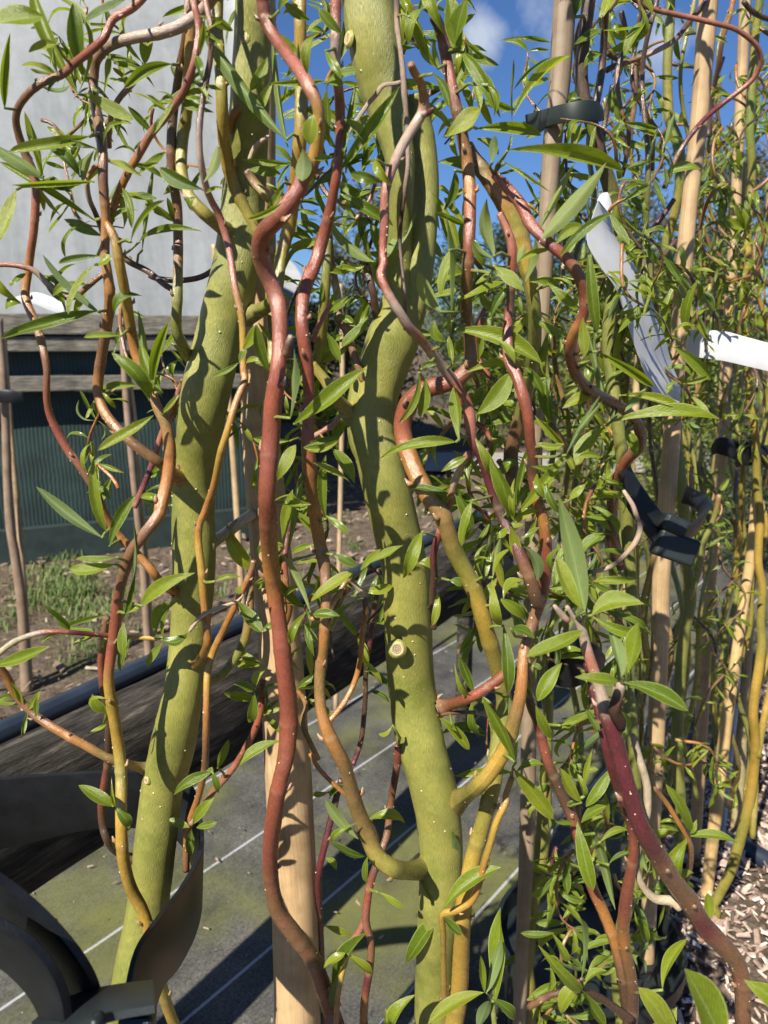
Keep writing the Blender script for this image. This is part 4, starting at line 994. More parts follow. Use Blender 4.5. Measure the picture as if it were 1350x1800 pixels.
# ------------------------------------------------------------------ willows further off
rnd = random.Random(31)
def ground_at(p): return Vector((p.x, p.y, 0))
def far_stem(tree, pts, D, cols, name='trunk', w0=None):
    return stem(tree, pts, D, cols, D, name, M_TRUNK if name == 'trunk' else M_BRANCH, 12, 0.25 if name == 'trunk' else 0, name != 'trunk', False, name == 'trunk', 0.02 if name != 'trunk' else 0.012, keep=name != 'trunk', step=10)
LEAFCOUNT = {}
def twigs(tree, n, x0, x1, y0, y1, D0, D1, ln=(150, 380), lpx=(26, 60), every=26, cols='OBMB', px=(5, 9), ratio=0.2, seed=0, group=None, drop=0.75):
    """hanging corkscrew twigs with their leaves; every leaf is an object"""
    rn = random.Random(seed)
    for _ in range(n):
        x, y, d = rn.uniform(x0, x1), rn.uniform(y0, y1), rn.uniform(D0, D1)
        L = rn.uniform(*ln); a = rn.gauss(math.pi / 2, 0.35) if rn.random() < drop else rn.uniform(-2.6, -0.5)
        wd = rn.uniform(*px); pts = []; ph, fr = rn.uniform(0, 6), rn.uniform(28, 60)
        cx, cy = x, y; s = 0; st = 14
        while s < L:
            t = s / L
            pts.append((cx, cy, max(2.2, wd * (1 - 0.6 * t))))
            aa = a + 0.75 * math.sin(s / fr + ph) + 0.25 * math.sin(s / 19 + ph * 2)
            cx += math.cos(aa) * st; cy += math.sin(aa) * st; s += st
        if len(pts) < 3: continue
        q = [rn.choice(cols) for _ in range(4)]
        br = stem(tree, pts, d, ''.join(q), d + rn.uniform(-0.06, 0.06), 'twig', M_BRANCH, 6, 0, True, False, False, 0.03, keep=False, step=11)
        sm = BR[-1]['s']; BR.pop()
        k = rn.uniform(8, every)
        tot = len(pts) * st
        while k < tot:
            i = min(len(sm) - 1, int(k / tot * len(sm)))
            sx, sy, sd_, sw = sm[i]
            for _2 in range(rn.choice((1, 2, 2, 3))):
                Lp = rn.uniform(*lpx); aa = rn.gauss(math.pi * 0.5, 1.0) if rn.random() < 0.65 else rn.uniform(0, 6.28)
                B, m1 = P(sx, sy, sd_)
                T, _m = P(sx + math.cos(aa) * Lp, sy + math.sin(aa) * Lp, sd_ + rn.uniform(-0.5, 0.5) * Lp * m1)
                nrm = (CAMP - B).normalized() * 0.5 + UP * 0.7 + Vector([rn.uniform(-0.8, 0.8) for _ in range(3)])
                leaf_at(B, T, Lp * m1 * rn.uniform(ratio * 0.66, ratio * 1.2), nrm, br)
            k += rn.uniform(every * 0.6, every * 1.5)
TE = empty('willow_tree', 'slender twisted willow with shiny olive stem beside the tall sunlit bamboo cane', 'tree', 'young corkscrew willows')
TF = empty('willow_tree', 'bright yellow green wavy willow stem in front of the wood chips near the right edge', 'tree', 'young corkscrew willows')
TG = empty('willow_tree', 'thin willow stem threading between the two pale canes at far right', 'tree', 'young corkscrew willows')
far_stem(TD, [(1040,-40,24),(1035,0,24),(1028,60,22),(1022,120,22),(1028,180,22),(1043,228,23),(1058,285,25),(1074,335,26),(1082,400,24),(1078,500,24),(1070,600,23),(1080,700,23),(1093,800,22),(1100,900,22),(1108,1010,21),(1112,1100,20),(1104,1200,22),(1112,1300,22),(1118,1420,22)], 0.95, 'DDDNNNNNNNN')
far_stem(TD, [(1068,-30,12),(1062,60,12),(1058,120,13),(1050,170,14),(1040,215,14)], 0.93, 'DDD', 'branch')
far_stem(TE, [(1180,-40,15),(1179,0,15),(1177,56,16),(1173,111,16),(1174,167,16),(1177,211,17),(1188,240,19),(1194,267,19),(1195,310,17),(1192,347,16),(1183,385,16),(1172,424,17),(1174,458,18),(1188,500,18),(1198,560,18),(1192,650,18),(1185,740,20),(1195,830,20),(1204,920,19),(1208,985,18),(1214,1050,20),(1203,1115,20),(1196,1180,20),(1190,1300,20),(1195,1400,20)], 1.25, 'NNLSLNLSNNNNNNN')
far_stem(TE, [(1264,870,9),(1258,900,9),(1248,928,9),(1238,951,10),(1230,996,10),(1221,1029,10),(1211,1052,10)], 1.22, 'MNNN', 'branch')
far_stem(TF, [(1340,-40,14),(1328,60,14),(1322,150,15),(1318,230,15),(1322,300,14),(1316,380,13),(1314,424,13),(1315,469,13),(1313,513,13),(1308,570,13),(1315,640,13),(1319,704,14),(1327,760,14),(1331,850,14),(1336,907,14),(1334,951,14),(1333,990,14),(1340,1029,14),(1339,1062,14),(1337,1096,14),(1339,1131,15),(1334,1176,16),(1327,1220,16),(1324,1258,16),(1328,1298,16),(1326,1342,17),(1318,1405,18),(1303,1467,18),(1287,1523,18),(1267,1567,16),(1254,1590,15)], 1.42, 'NLSLYYYLYLYYLL')
far_stem(TF, [(1362,1180,12),(1348,1240,12),(1338,1290,12),(1332,1330,12)], 1.43, 'YYL', 'branch')
far_stem(TG, [(1316,-40,11),(1310,100,11),(1300,220,11),(1306,330,11),(1296,450,11),(1290,560,11),(1300,680,11),(1306,800,11),(1303,930,10),(1294,985,10),(1297,1025,10),(1292,1062,10),(1281,1107,11),(1272,1150,11),(1259,1209,11),(1254,1253,11),(1260,1298,11),(1266,1370,12)], 1.70, 'DNLNLNYNLN')
for (tr, pts, d, c) in (
    (TE, [(1110,-6,8),(1117,0,8),(1139,13,8),(1172,22,9),(1228,34,9),(1261,42,9),(1290,50,9),(1310,62,9),(1328,78,9),(1337,98,9),(1334,120,9),(1321,142,9),(1294,164,9),(1268,184,9),(1241,207,9),(1214,238,9),(1194,268,9),(1180,298,9),(1168,330,10)], 0.98, 'DPPPPPPVVBD'),
    (TE, [(1066,124,10),(1080,116,10),(1094,113,9),(1117,104,9),(1150,91,9),(1183,73,9),(1201,53,9),(1219,29,10),(1238,6,10),(1250,-30,10)], 1.05, 'DBKDDD'),
    (TE, [(1146,-10,8),(1143,18,8),(1128,51,8),(1114,93,8),(1111,138,8),(1119,169,8),(1139,204,9),(1147,230,9),(1146,300,9)], 1.08, 'DDDBD'),
    (TD, [(1092,20,10),(1100,70,10),(1085,130,10),(1090,190,10),(1105,225,9),(1100,280,8),(1093,310,8)], 0.98, 'DDBDD'),
    (TG, [(1290,-20,9),(1285,20,9),(1270,70,9),(1262,120,9),(1250,180,9),(1245,240,8)], 1.55, 'OBDD'),
    (TE, [(1190,420,9),(1150,470,9),(1120,500,10),(1085,560,10),(1070,600,9)], 1.15, 'DDVD'),
    (TE, [(1185,350,9),(1150,400,9),(1110,440,10),(1090,480,9)], 1.2, 'DVDD'),
    (TE, [(1197,610,9),(1180,640,9),(1155,662,8),(1140,690,8)], 1.0, 'BBOB'),
):
    stem(tr, pts, d, c, d + 0.03, 'branch', M_BRANCH, 8, 0.3, True, False, False, 0.02, keep=False)

leaves([(1168,590,1195,490,16,.05),(1208,585,1228,490,22,.06),(1080,660,1172,472,23,.04),(1258,545,1258,690,18,.02,'u'),(1270,560,1362,582,30,.05),(1265,592,1315,617,17,.06),(1185,610,1250,668,26,.03,'d'),(1180,632,1135,655,20,.1),(1195,598,1130,602,11),
(1258,548,1262,455,9),(1170,306,1233,298,20,.03),(1313,402,1255,372,18,.1),(1310,405,1322,345,16),(1312,408,1290,352,12),(1316,405,1352,398,16),(1092,215,1145,150,10,.05),(1093,212,1075,155,22,.05),(1095,213,1172,240,12,-.08),(1090,215,1058,250,22,.08),
(1090,215,1080,180,8),(1110,70,1080,40,26,.03,'d'),(1085,85,1060,10,24,.03,'d'),(1060,30,1080,-10,28,0,'d'),(1010,30,1030,-8,26,0,'d'),(1010,78,1060,50,22),(1025,120,1060,95,22),(1000,180,1010,160,18),(1015,215,998,250,18),(1020,230,1005,270,18),(1030,200,1045,260,14)],
 only=(TD, TE, TF, TG))

# twigs hanging in the right half, and low growth in the deep shade at lower right
twigs(TD, 6, 960, 1110, -60, 330, 0.84, 1.08, (150, 320), (30, 62), 24, 'DDBB', (6, 10), 0.22, 1)
twigs(TE, 15, 1060, 1330, -60, 360, 1.12, 1.45, (160, 340), (22, 46), 20, 'BODM', (5, 9), 0.21, 2)
twigs(TF, 12, 1230, 1400, -40, 560, 1.30, 1.60, (140, 320), (20, 42), 18, 'OBYM', (4, 8), 0.21, 3)
twigs(TG, 12, 1120, 1370, 60, 560, 1.55, 1.90, (150, 300), (18, 36), 17, 'OBDM', (4, 7), 0.21, 4)
twigs(TD, 9, 960, 1180, 350, 820, 0.84, 1.10, (140, 260), (30, 60), 22, 'DBOB', (5, 9), 0.23, 5)
twigs(TE, 8, 1050, 1260, 450, 900, 1.15, 1.40, (130, 260), (22, 44), 20, 'BDOB', (5, 8), 0.21, 6)
twigs(TC, 4, 940, 1150, 1270, 1560, 0.70, 1.00, (130, 260), (32, 62), 20, 'DBVO', (6, 10), 0.25, 7)
twigs(TC, 3, 940, 1130, 1560, 1760, 0.64, 0.90, (90, 200), (36, 76), 20, 'DBVM', (6, 10), 0.26, 8)
twigs(TD, 3, 1090, 1220, 1250, 1420, 1.00, 1.25, (110, 200), (24, 46), 20, 'BDMO', (5, 8), 0.24, 9)
twigs(TB_, 6, 590, 790, 0, 400, 0.80, 0.98, (150, 330), (42, 82), 26, 'DDBR', (8, 12), 0.24, 10)
twigs(TA, 6, 450, 600, -40, 320, 0.80, 0.95, (150, 300), (42, 80), 26, 'DDBB', (8, 12), 0.24, 11)
twigs(TB_, 6, 800, 960, 480, 980, 0.74, 0.90, (130, 260), (40, 76), 24, 'BDRO', (7, 11), 0.25, 12)
def wavy(tree, x, y0, y1, D, wd, cols, seed, amp=16, lean=-0.05):
    rn = random.Random(seed); pts = []; ph, p2 = rn.uniform(0, 6), rn.uniform(0, 6); y = y0; f = rn.uniform(70, 130)
    while y < y1:
        pts.append((x + amp * math.sin(y / f + ph) + amp * 0.5 * math.sin(y / (f * 0.43) + p2) + lean * (y - y0), y, wd * (0.75 + 0.25 * (y - y0) / (y1 - y0)))); y += 32
    o = stem(tree, pts, D, cols, D, 'branch', M_BRANCH, 8, 0.15, True, False, False, 0.03, keep=False, step=13)
for k, (tr, x, y0, y1, D, wd, c, lean) in enumerate((
    (TD,1035,-40,900,1.02,11,'DNDM',-.02),(TD,1080,150,1250,1.05,12,'DNLN',.0),(TD,1000,300,1300,1.05,11,'NMNN',-.03),(TD,1118,500,1420,1.08,14,'NNLN',.0),(TD,1140,700,1450,1.12,10,'DMND',-.01),(TD,960,500,1250,.98,12,'NNDM',-.02),
    (TE,1130,-40,700,1.30,10,'DBND',-.03),(TE,1225,-40,900,1.34,9,'LNLN',-.05),(TE,1200,500,1420,1.32,11,'NLLN',-.02),(TE,1178,600,1430,1.36,8,'DNMN',-.03),(TE,1235,700,1430,1.40,9,'NDLN',-.04),
    (TF,1370,-40,800,1.50,11,'NLYL',-.04),(TF,1345,200,900,1.46,8,'OMLL',-.03),(TF,1362,800,1500,1.44,11,'YLYL',-.05),(TF,1305,650,1420,1.55,9,'NLND',-.04),
    (TG,1280,-40,1000,1.80,8,'NDNM',-.04),(TG,1255,100,900,1.85,8,'DBMN',-.04),(TG,1325,300,1300,1.82,8,'LNLN',-.05),(TG,1215,300,1200,1.88,8,'DNLN',-.03),(TG,1160,450,1250,1.9,7,'BNDN',-.02),(TG,1090,500,1250,1.95,7,'BDNN',-.01),
    (TG,1275,950,1420,1.75,8,'DNLN',-.06),(TE,1105,850,1300,1.28,8,'DNLD',-.01),(TD,1050,800,1320,1.10,9,'NDNB',-.02))):
    wavy(tr, x, y0, y1, D, wd, c, 300 + k, 14, lean)
twigs(TD, 7, 900, 1150, 250, 700, 1.0, 1.2, (160, 300), (28, 54), 20, 'DDBM', (5, 8), 0.20, 21)
twigs(TE, 9, 1060, 1340, 350, 900, 1.25, 1.5, (150, 280), (22, 42), 19, 'BDOM', (4, 7), 0.20, 22)
twigs(TG, 9, 1080, 1350, 350, 800, 1.7, 2.0, (150, 260), (18, 34), 16, 'BDOM', (4, 6), 0.20, 23)
twigs(TE, 6, 1130, 1330, 850, 1250, 1.2, 1.5, (150, 260), (20, 38), 26, 'BDOM', (4, 6), 0.20, 24)
twigs(TD, 5, 960, 1150, 1150, 1500, 1.0, 1.3, (120, 240), (26, 50), 18, 'DBMO', (5, 8), 0.22, 25)
twigs(TC, 3, 930, 1130, 1480, 1760, 0.75, 1.0, (120, 220), (36, 70), 20, 'DBVM', (6, 9), 0.23, 26)
twigs(TB_, 8, 760, 1080, 380, 900, 0.76, 0.92, (130, 260), (44, 84), 22, 'DBRO', (7, 10), 0.22, 27)
twigs(TB_, 5, 840, 1060, 900, 1300, 0.72, 0.88, (120, 220), (44, 84), 24, 'DBRO', (6, 9), 0.22, 28)
twigs(TB_, 3, 540, 680, 880, 1300, 0.74, 0.84, (120, 220), (40, 70), 26, 'DVOB', (6, 9), 0.22, 29)
twigs(TA, 4, 480, 620, 300, 760, 0.78, 0.90, (130, 240), (44, 80), 26, 'DBRO', (7, 10), 0.22, 30)
twigs(TB_, 1, 690, 760, -60, 160, 0.78, 0.95, (150, 280), (60, 100), 30, 'DDBR', (8, 12), 0.24, 32)
twigs(TD, 4, 1060, 1170, 340, 560, 0.78, 0.83, (140, 240), (40, 72), 26, 'DNBO', (5, 7), 0.18, 41)
for k, (tr, x, y0, y1, D, wd, c, lean) in enumerate((
    (TD,1020,850,1500,1.16,12,'NLND',-.02),(TD,1150,-40,650,1.0,11,'DDNM',-.02),(TE,1256,500,1430,1.45,10,'LNLN',-.05),(TE,1160,850,1430,1.38,9,'NLNN',-.02),(TF,1330,880,1480,1.52,10,'YLNL',-.05),
    (TG,1300,500,1420,1.78,9,'NDLN',-.04),(TG,1130,600,1300,1.9,8,'DNND',-.01),(TG,1200,800,1300,2.0,8,'NLDN',-.02),(TG,1050,500,1200,2.0,8,'NDND',-.01),(TE,1080,700,1350,1.42,9,'DNLN',-.0))):
    wavy(tr, x, y0, y1, D, wd, c, 400 + k, 14, lean)
# small sprigs all along the near stems
rs = random.Random(77)
near = [b for b in BR if b['tree'] in (TA, TB_) and b['o'].name.startswith('branch') and len(b['s']) > 20]
made = 0
while made < 74:
    b = rs.choice(near); (x, y, d, wd) = rs.choice(b['s'])
    if d > 0.80 or not (0 < x < 860 and 0 < y < 1700): continue
    if y > 1250 and x < 480 and rs.random() < 0.7: continue
    if any(abs(sx - x) < sw * 0.5 + 45 and abs(sy - y) < 8 for tb_ in BR[:3] for (sx, sy, _d, sw) in tb_['s']): continue
    if 535 < x < 720 and y > 1080: continue
    made += 1
    dx = rs.choice((-1, 1)); a0 = rs.uniform(-0.9, 0.7)
    for q in range(rs.choice((2, 3, 3, 4))):
        Lp = rs.uniform(30, 74); a = a0 + rs.gauss(0, 0.7)
        B, m1 = P(x + dx * wd * 0.3, y, d + rs.uniform(-0.01, 0.015))
        T, _m = P(x + dx * (wd * 0.3 + math.cos(a) * Lp), y - math.sin(a) * Lp, d + rs.uniform(-0.5, 0.5) * Lp * m1)
        n = (CAMP - B).normalized() * 0.7 + UP * 0.6 + Vector([rs.uniform(-0.7, 0.7) for _ in range(3)])
        leaf_at(B, T, Lp * m1 * rs.uniform(0.16, 0.27), n, b['o'])
twigs(TA, 6, -10, 330, -60, 480, 0.66, 0.80, (160, 320), (34, 70), 30, 'ORBO', (5, 8), 0.20, 51)
twigs(TA, 5, 430, 630, 350, 1000, 0.68, 0.80, (140, 300), (34, 66), 28, 'ORVO', (5, 8), 0.20, 52)
twigs(TA, 3, 60, 300, 520, 900, 0.70, 0.80, (140, 260), (34, 62), 32, 'OROB', (5, 8), 0.20, 53)
# the crowns above the frame, whose shade falls on the upper stems
twigs(TA, 2, 380, 560, -560, -150, 0.62, 0.86, (200, 380), (60, 95), 34, 'BDRO', (9, 14), 0.24, 13)
twigs(TB_, 3, 600, 900, -560, -150, 0.66, 0.92, (200, 380), (60, 95), 34, 'BDRO', (9, 14), 0.24, 14)
twigs(TD, 7, 900, 1250, -560, -140, 0.70, 1.0, (200, 380), (50, 90), 26, 'BDRO', (9, 13), 0.25, 15)
# large near leaves at the bottom right corner
for (bx, by, tx, ty, wd, D) in ((1275,1840,1203,1702,84,0.36),(1395,1790,1307,1722,42,0.42),(1190,1840,1122,1735,46,0.44),(1130,1850,1190,1770,40,0.45)):
    B, m1 = P(bx, by, D); T, m2 = P(tx, ty, D + 0.01)
    n = Vector((0.3, -0.5, 0.6))
    leaf_at(B, T, wd * m1, n, [b for b in BR if b['tree'] is TC][0]['o'])

# per tree: the 300 leaves that show largest stay objects, the rest become one mass of foliage
bpy.context.view_layer.update()
bytree = {}
for o in LEAVES:
    t_ = o.parent.parent
    bytree.setdefault(t_.name, []).append(o)
for tn, ls in bytree.items():
    def size(o):
        a = o.matrix_basis.translation; b = o.matrix_basis @ Vector((1, 0, 0))
        x, y = proj(a); x2, y2 = proj(b)
        inside = -20 < (x + x2) / 2 < 1370 and -20 < (y + y2) / 2 < 1820
        return math.dist((x, y), (x2, y2)) * (1 if inside else 0.001)
    ls.sort(key=size, reverse=True)
    vs, fs, uv = [], [], []
    for o in ls[300:]:
        n0 = len(vs); me = o.data; M = o.matrix_basis
        vs += [M @ v.co for v in me.vertices]
        uvl = [None] * len(me.vertices)
        for lp, d in zip(me.loops, me.uv_layers[0].data): uvl[lp.vertex_index] = (d.uv[0], d.uv[1])
        uv += uvl
        fs += [tuple(n0 + i for i in p.vertices) for p in me.polygons]
        bpy.data.objects.remove(o)
    if vs:
        q = mesh_obj('foliage', vs, fs, M_LEAF, bpy.data.objects[tn], None, uv)
        q['kind'] = 'stuff'

# ------------------------------------------------------------------ bamboo canes
def cane(label, pts, D, light, dark, nodes_px, group, seg=14, ground=True):
    tb = TB()
    smp, tot = catmull(pts, max(20, int((pts[-1][1] - pts[0][1]) / 12)))
    P3, RD, CL = [], [], []
    for (x, y, wd) in smp:
        p, m = P(x, y, D); r = wd * 0.5 * m
        dn = min([abs(y - q) for q in nodes_px] + [999]); k = math.exp(-(dn / 9.0) ** 2)
        P3.append(p); RD.append(r * (1 + 0.07 * k)); CL.append(lerp3(light, dark, max(0.75 * math.exp(-(dn / 5.0) ** 2), 0)))
    if ground:
        p = P3[-1]; d = (P3[-1] - P3[-8]).normalized(); n = 8
        g = p + d * (p.z / max(0.2, -d.z))
        for i in range(1, n + 1): P3.append(p.lerp(g, i / n)); RD.append(RD[-1]); CL.append(light)
    tb.tube(P3, RD, CL, seg, wob=0.02)
    return tag(tb.build('bamboo_cane', M_BAMBOO), label, 'cane', group)
LB, DK = (0.42, 0.29, 0.155), (0.20, 0.13, 0.075)
GB = 'support canes'
cane('thick smooth tan cane standing between the left and centre trunks', [(456,-60,56),(456,100,58),(455,350,60),(456,700,66),(470,900,70),(489,1100,76),(503,1300,81),(509,1400,83),(518,1600,82),(523,1800,81)], 0.775, (0.46, 0.31, 0.165), (0.26, 0.17, 0.10), [745, 20, 1960], GB)
cane('shaded grey brown cane wrapped by the dark green band', [(997,-60,41),(993,0,40),(983,155,37),(973,233,34),(965,340,31),(955,500,30),(941,750,28),(931,1200,27),(927,1450,27),(922,1583,25),(917,1700,24)], 0.93, (0.25, 0.185, 0.125), DK, [420, 980], GB)  # pigment dulled: the shade on this cane is put into its colour
cane('tall sunlit bamboo cane at upper right with leaf shadows', [(1250,-60,33),(1243,30,33),(1228,222,30),(1212,360,28),(1204,450,29),(1193,600,29),(1180,780,30),(1164,985,31),(1160,1118,31),(1155,1250,30),(1148,1420,28)], 1.10, LB, DK, [290, 560, 1085], GB)
cane('slim bamboo cane passing through the black tie near the right edge', [(1312,-60,19),(1305,111,19),(1296,300,18),(1290,420,18),(1281,560,19),(1275,670,20),(1270,780,21),(1262,870,20),(1253,955,20),(1247,1040,21),(1240,1130,21),(1236,1220,22),(1230,1330,22),(1225,1430,20)], 1.62, LB, DK, [395, 720, 1190], GB)
cane('straight yellow bamboo cane with a dark ring low at the right', [(1332,820,16),(1322,960,17),(1310,1040,18),(1300,1110,18),(1289,1190,19),(1279,1253,20),(1268,1342,21),(1258,1430,21)], 1.50, (0.52, 0.36, 0.16), DK, [1180], GB)
cane('stout dull olive cane behind the yellow one at right', [(1320,1080,12),(1312,1200,14),(1305,1270,18),(1300,1330,22),(1296,1400,27)], 1.75, (0.33, 0.26, 0.13), DK, [1330], GB)
cane('thin pale blue rod behind the yellow cane', [(1300,1170,7),(1293,1255,7),(1288,1300,7),(1282,1360,7)], 1.66, (0.36, 0.46, 0.58), (0.36, 0.46, 0.58), [], GB)
cane('pale cane half hidden by green stem near lower centre right', [(927,1375,25),(927,1450,26),(922,1583,25)] if False else [(1140,420,13),(1128,560,13),(1118,700,13),(1104,900,13),(1094,1050,13)], 2.3, LB, DK, [640], GB)
cane('brown cane at the far left edge in front of the green net', [(-2,560,13),(8,700,14),(16,900,15),(27,980,16),(37,1050,17),(42,1120,18),(46,1190,20)], 2.6, (0.24, 0.17, 0.12), DK, [800], GB)
cane('thin tan cane leaning on the brown one at far left', [(6,580,9),(16,720,9),(27,850,9),(34,930,10),(42,1030,10),(48,1120,10)], 2.65, (0.34, 0.25, 0.15), DK, [880], GB)
cane('brown stake seen through the left stems before the net', [(214,560,10),(222,700,12),(232,810,12),(241,900,12),(252,1000,13),(259,1110,14)], 2.5, (0.25, 0.17, 0.12), DK, [700], GB)
cane('thin yellow cane beside the brown stake behind left stems', [(228,660,6),(238,740,6),(247,850,6),(256,960,7),(264,1070,7)], 2.52, (0.48, 0.34, 0.16), DK, [], GB)
cane('pale thin cane showing just right of the left trunk', [(376,430,10),(388,560,11),(402,700,11),(409,790,11),(416,890,12),(424,1020,12)], 2.2, (0.42, 0.30, 0.17), DK, [660], GB)
cane('thin cane between the red stems and the centre trunk', [(598,500,9),(602,650,9),(600,800,9),(598,900,9),(596,990,9)], 2.4, (0.42, 0.30, 0.18), DK, [], GB)
cane('short pale cane low behind the yellow green stem', [(946,1180,20),(938,1300,26),(930,1420,27),(927,1500,27),(921,1600,24),(917,1690,22)], 1.02, (0.50, 0.36, 0.19), DK, [1500], GB) if False else None
stem(TD, [(968,1150,16),(962,1300,18),(958,1400,24),(954,1470,26),(946,1530,27),(935,1580,28),(930,1640,26),(924,1700,26)], 0.95, 'NNNLNLNL', 0.95, 'branch', M_TRUNK, 12, 0.3, False, ground=True, bend=0.01)

# ------------------------------------------------------------------ rubber ties
def ribbon(name, e1, e2, th, mat, parent=None, n=70):
    """flat strap between two edge lines of (x, y, D); real thickness th"""
    a = []
    for e in (e1, e2):
        P3 = [P(*q)[0] for q in e]
        a.append([Vector(q) for q in catmull3(P3, n)])
    L, Rr = a
    vs, fs = [], []
    K = 8
    for i in range(n):
        t = ((L[min(n-1, i+1)] - L[max(0, i-1)]) + (Rr[min(n-1, i+1)] - Rr[max(0, i-1)])).normalized()
        wv = (Rr[i] - L[i]); nn = t.cross(wv).normalized() * th / 2
        wn = wv.normalized() * th * 0.35
        for q in (L[i] + nn * 0.7 - wn * 0.0, L[i] + nn + wn, Rr[i] + nn - wn, Rr[i] + nn * 0.7, Rr[i] - nn * 0.7, Rr[i] - nn - wn, L[i] - nn + wn, L[i] - nn * 0.7): vs.append(q)
    for i in range(n - 1):
        for k in range(K):
            fs.append((i * K + k, i * K + (k + 1) % K, (i + 1) * K + (k + 1) % K, (i + 1) * K + k))
    fs.append(tuple(range(K - 1, -1, -1))); fs.append(tuple((n - 1) * K + k for k in range(K)))
    o = mesh_obj(name, vs, fs, mat, parent)
    m = o.modifiers.new('edge', 'EDGE_SPLIT'); m.split_angle = R(50)
    return o
def catmull3(pts, n):
    m = len(pts); seg = [0.0]
    for a, b in zip(pts, pts[1:]): seg.append(seg[-1] + (a - b).length)
    outp = []; j = 0
    for i in range(n):
        s = seg[-1] * i / (n - 1)
        while j < m - 2 and s > seg[j + 1]: j += 1
        t = (s - seg[j]) / (seg[j + 1] - seg[j])
        p0, p1, p2, p3 = pts[max(0, j-1)], pts[j], pts[j+1], pts[min(m-1, j+2)]
        outp.append(0.5 * ((2 * p1) + (p2 - p0) * t + (2 * p0 - 5 * p1 + 4 * p2 - p3) * t * t + (3 * p1 - p0 - 3 * p2 + p3) * t ** 3))
    return outp
tie = empty('tree_tie', 'big black rubber strap looped round the left trunk with buckle at the bottom corner', 'tree tie')
ribbon('strap', [(-40,1372,.74),(60,1363,.755),(160,1357,.76),(240,1356,.765),(300,1360,.77),(338,1385,.76),(352,1440,.72),(352,1495,.66),(322,1555,.61),(276,1615,.54),(240,1672,.50),(222,1750,.475)],
       [(-40,1500,.76),(60,1478,.775),(160,1456,.78),(240,1454,.785),(290,1462,.79),(325,1490,.79),(345,1540,.77),(352,1590,.73),(340,1645,.69),(312,1700,.61),(284,1735,.57),(262,1800,.54)], 0.0052, M_RUBBER, tie)
ribbon('loop', [(-40,1520,.40),(0,1543,.40),(60,1590,.40),(118,1650,.40),(158,1708,.40),(176,1760,.405),(182,1810,.41)],
       [(-40,1612,.43),(0,1638,.43),(46,1672,.43),(90,1722,.43),(118,1770,.43),(130,1810,.43),(136,1850,.435)], 0.007, M_RUBBER, tie)
ribbon('loop', [(-40,1600,.375),(0,1622,.375),(48,1650,.375),(88,1694,.375),(112,1745,.375),(122,1800,.375),(126,1850,.375)],
       [(-40,1672,.40),(0,1692,.40),(32,1718,.40),(60,1752,.40),(78,1790,.40),(88,1830,.40),(92,1870,.40)], 0.007, M_RUBBER, tie)
ribbon('buckle', [(60,1800,.405),(100,1768,.405),(150,1748,.405),(205,1737,.405),(270,1729,.405)], [(84,1850,.36),(118,1822,.36),(162,1800,.36),(210,1785,.36),(272,1774,.36)], 0.006, M_BUCKLE, tie, 30)
bv, bf = [], []
c, m = P(240, 1822, .378); box(bv, bf, (0, 0, 0), 60 * m, 0.018, 84 * m)
bk = mesh_obj('buckle_end', bv, bf, M_BUCKLE, tie, smooth=False); bk.location = c; bk.rotation_euler = (R(-20), R(4), R(6)); bevelled(bk, 0.003)
tb = TB(); a, m = P(170, 1797, .352); tb.tube([a + Vector((0, 0.004, 0)), a, a - Vector((0, .004, -.003))], [13 * m, 13 * m, 10 * m], [(0.02,) * 3] * 3, 14); tb.build('stud', M_BUCKLE, tie)

tie2 = empty('tree_tie', 'black strap and square buckle hanging at the right of the weed mat', 'tree tie')
ribbon('strap', [(1098,800,.86),(1112,832,.86),(1136,868,.86),(1160,900,.86),(1185,925,.86)], [(1092,862,.85),(1104,892,.85),(1122,920,.85),(1142,945,.85),(1158,968,.85)], 0.008, M_RUBBER, tie2, 30)
ribbon('strap', [(1185,925,.88),(1215,920,.92),(1240,900,.98),(1248,880,1.02),(1236,868,1.06),(1210,855,1.10)], [(1178,955,.88),(1208,948,.92),(1226,930,.98),(1228,905,1.02),(1220,892,1.06),(1200,885,1.10)], 0.006, M_RUBBER, tie2, 40)
bv, bf = [], []
c, m = P(1186, 962, .845); box(bv, bf, (0, 0, 0), 72 * m, 0.024, 48 * m)
bk = mesh_obj('buckle', bv, bf, M_BUCKLE, tie2, smooth=False); bk.location = c; bk.rotation_euler = (R(-12), R(18), R(-8)); bevelled(bk, 0.004, 3)
bv, bf = [], []
c, m = P(1182, 922, .85); box(bv, bf, (0, 0, 0), 46 * m, 0.03, 30 * m)
bk = mesh_obj('buckle_bar', bv, bf, M_BUCKLE, tie2, smooth=False); bk.location = c; bk.rotation_euler = (R(-12), R(25), R(-8)); bevelled(bk, 0.005, 3)

tie3 = empty('tree_tie', 'dark green flat band round the shaded cane high on the right', 'tree tie')
ribbon('strap', [(925,204,.965),(945,196,.95),(965,190,.915),(985,184,.895),(1005,180,.885),(1030,176,.885),(1050,180,.90),(1058,190,.93)], [(928,226,.965),(946,231,.95),(965,222,.915),(985,217,.895),(1005,214,.885),(1030,213,.885),(1052,214,.90),(1060,212,.93)], 0.003, M_TIEGREEN, tie3, 40)
ribbon('tail', [(1058,190,.97),(1030,188,.99),(990,192,.99),(950,196,.975),(924,202,.968)], [(1060,212,.97),(1030,212,.99),(990,220,.99),(952,229,.975),(927,226,.968)], 0.003, M_TIEGREEN, tie3, 30)

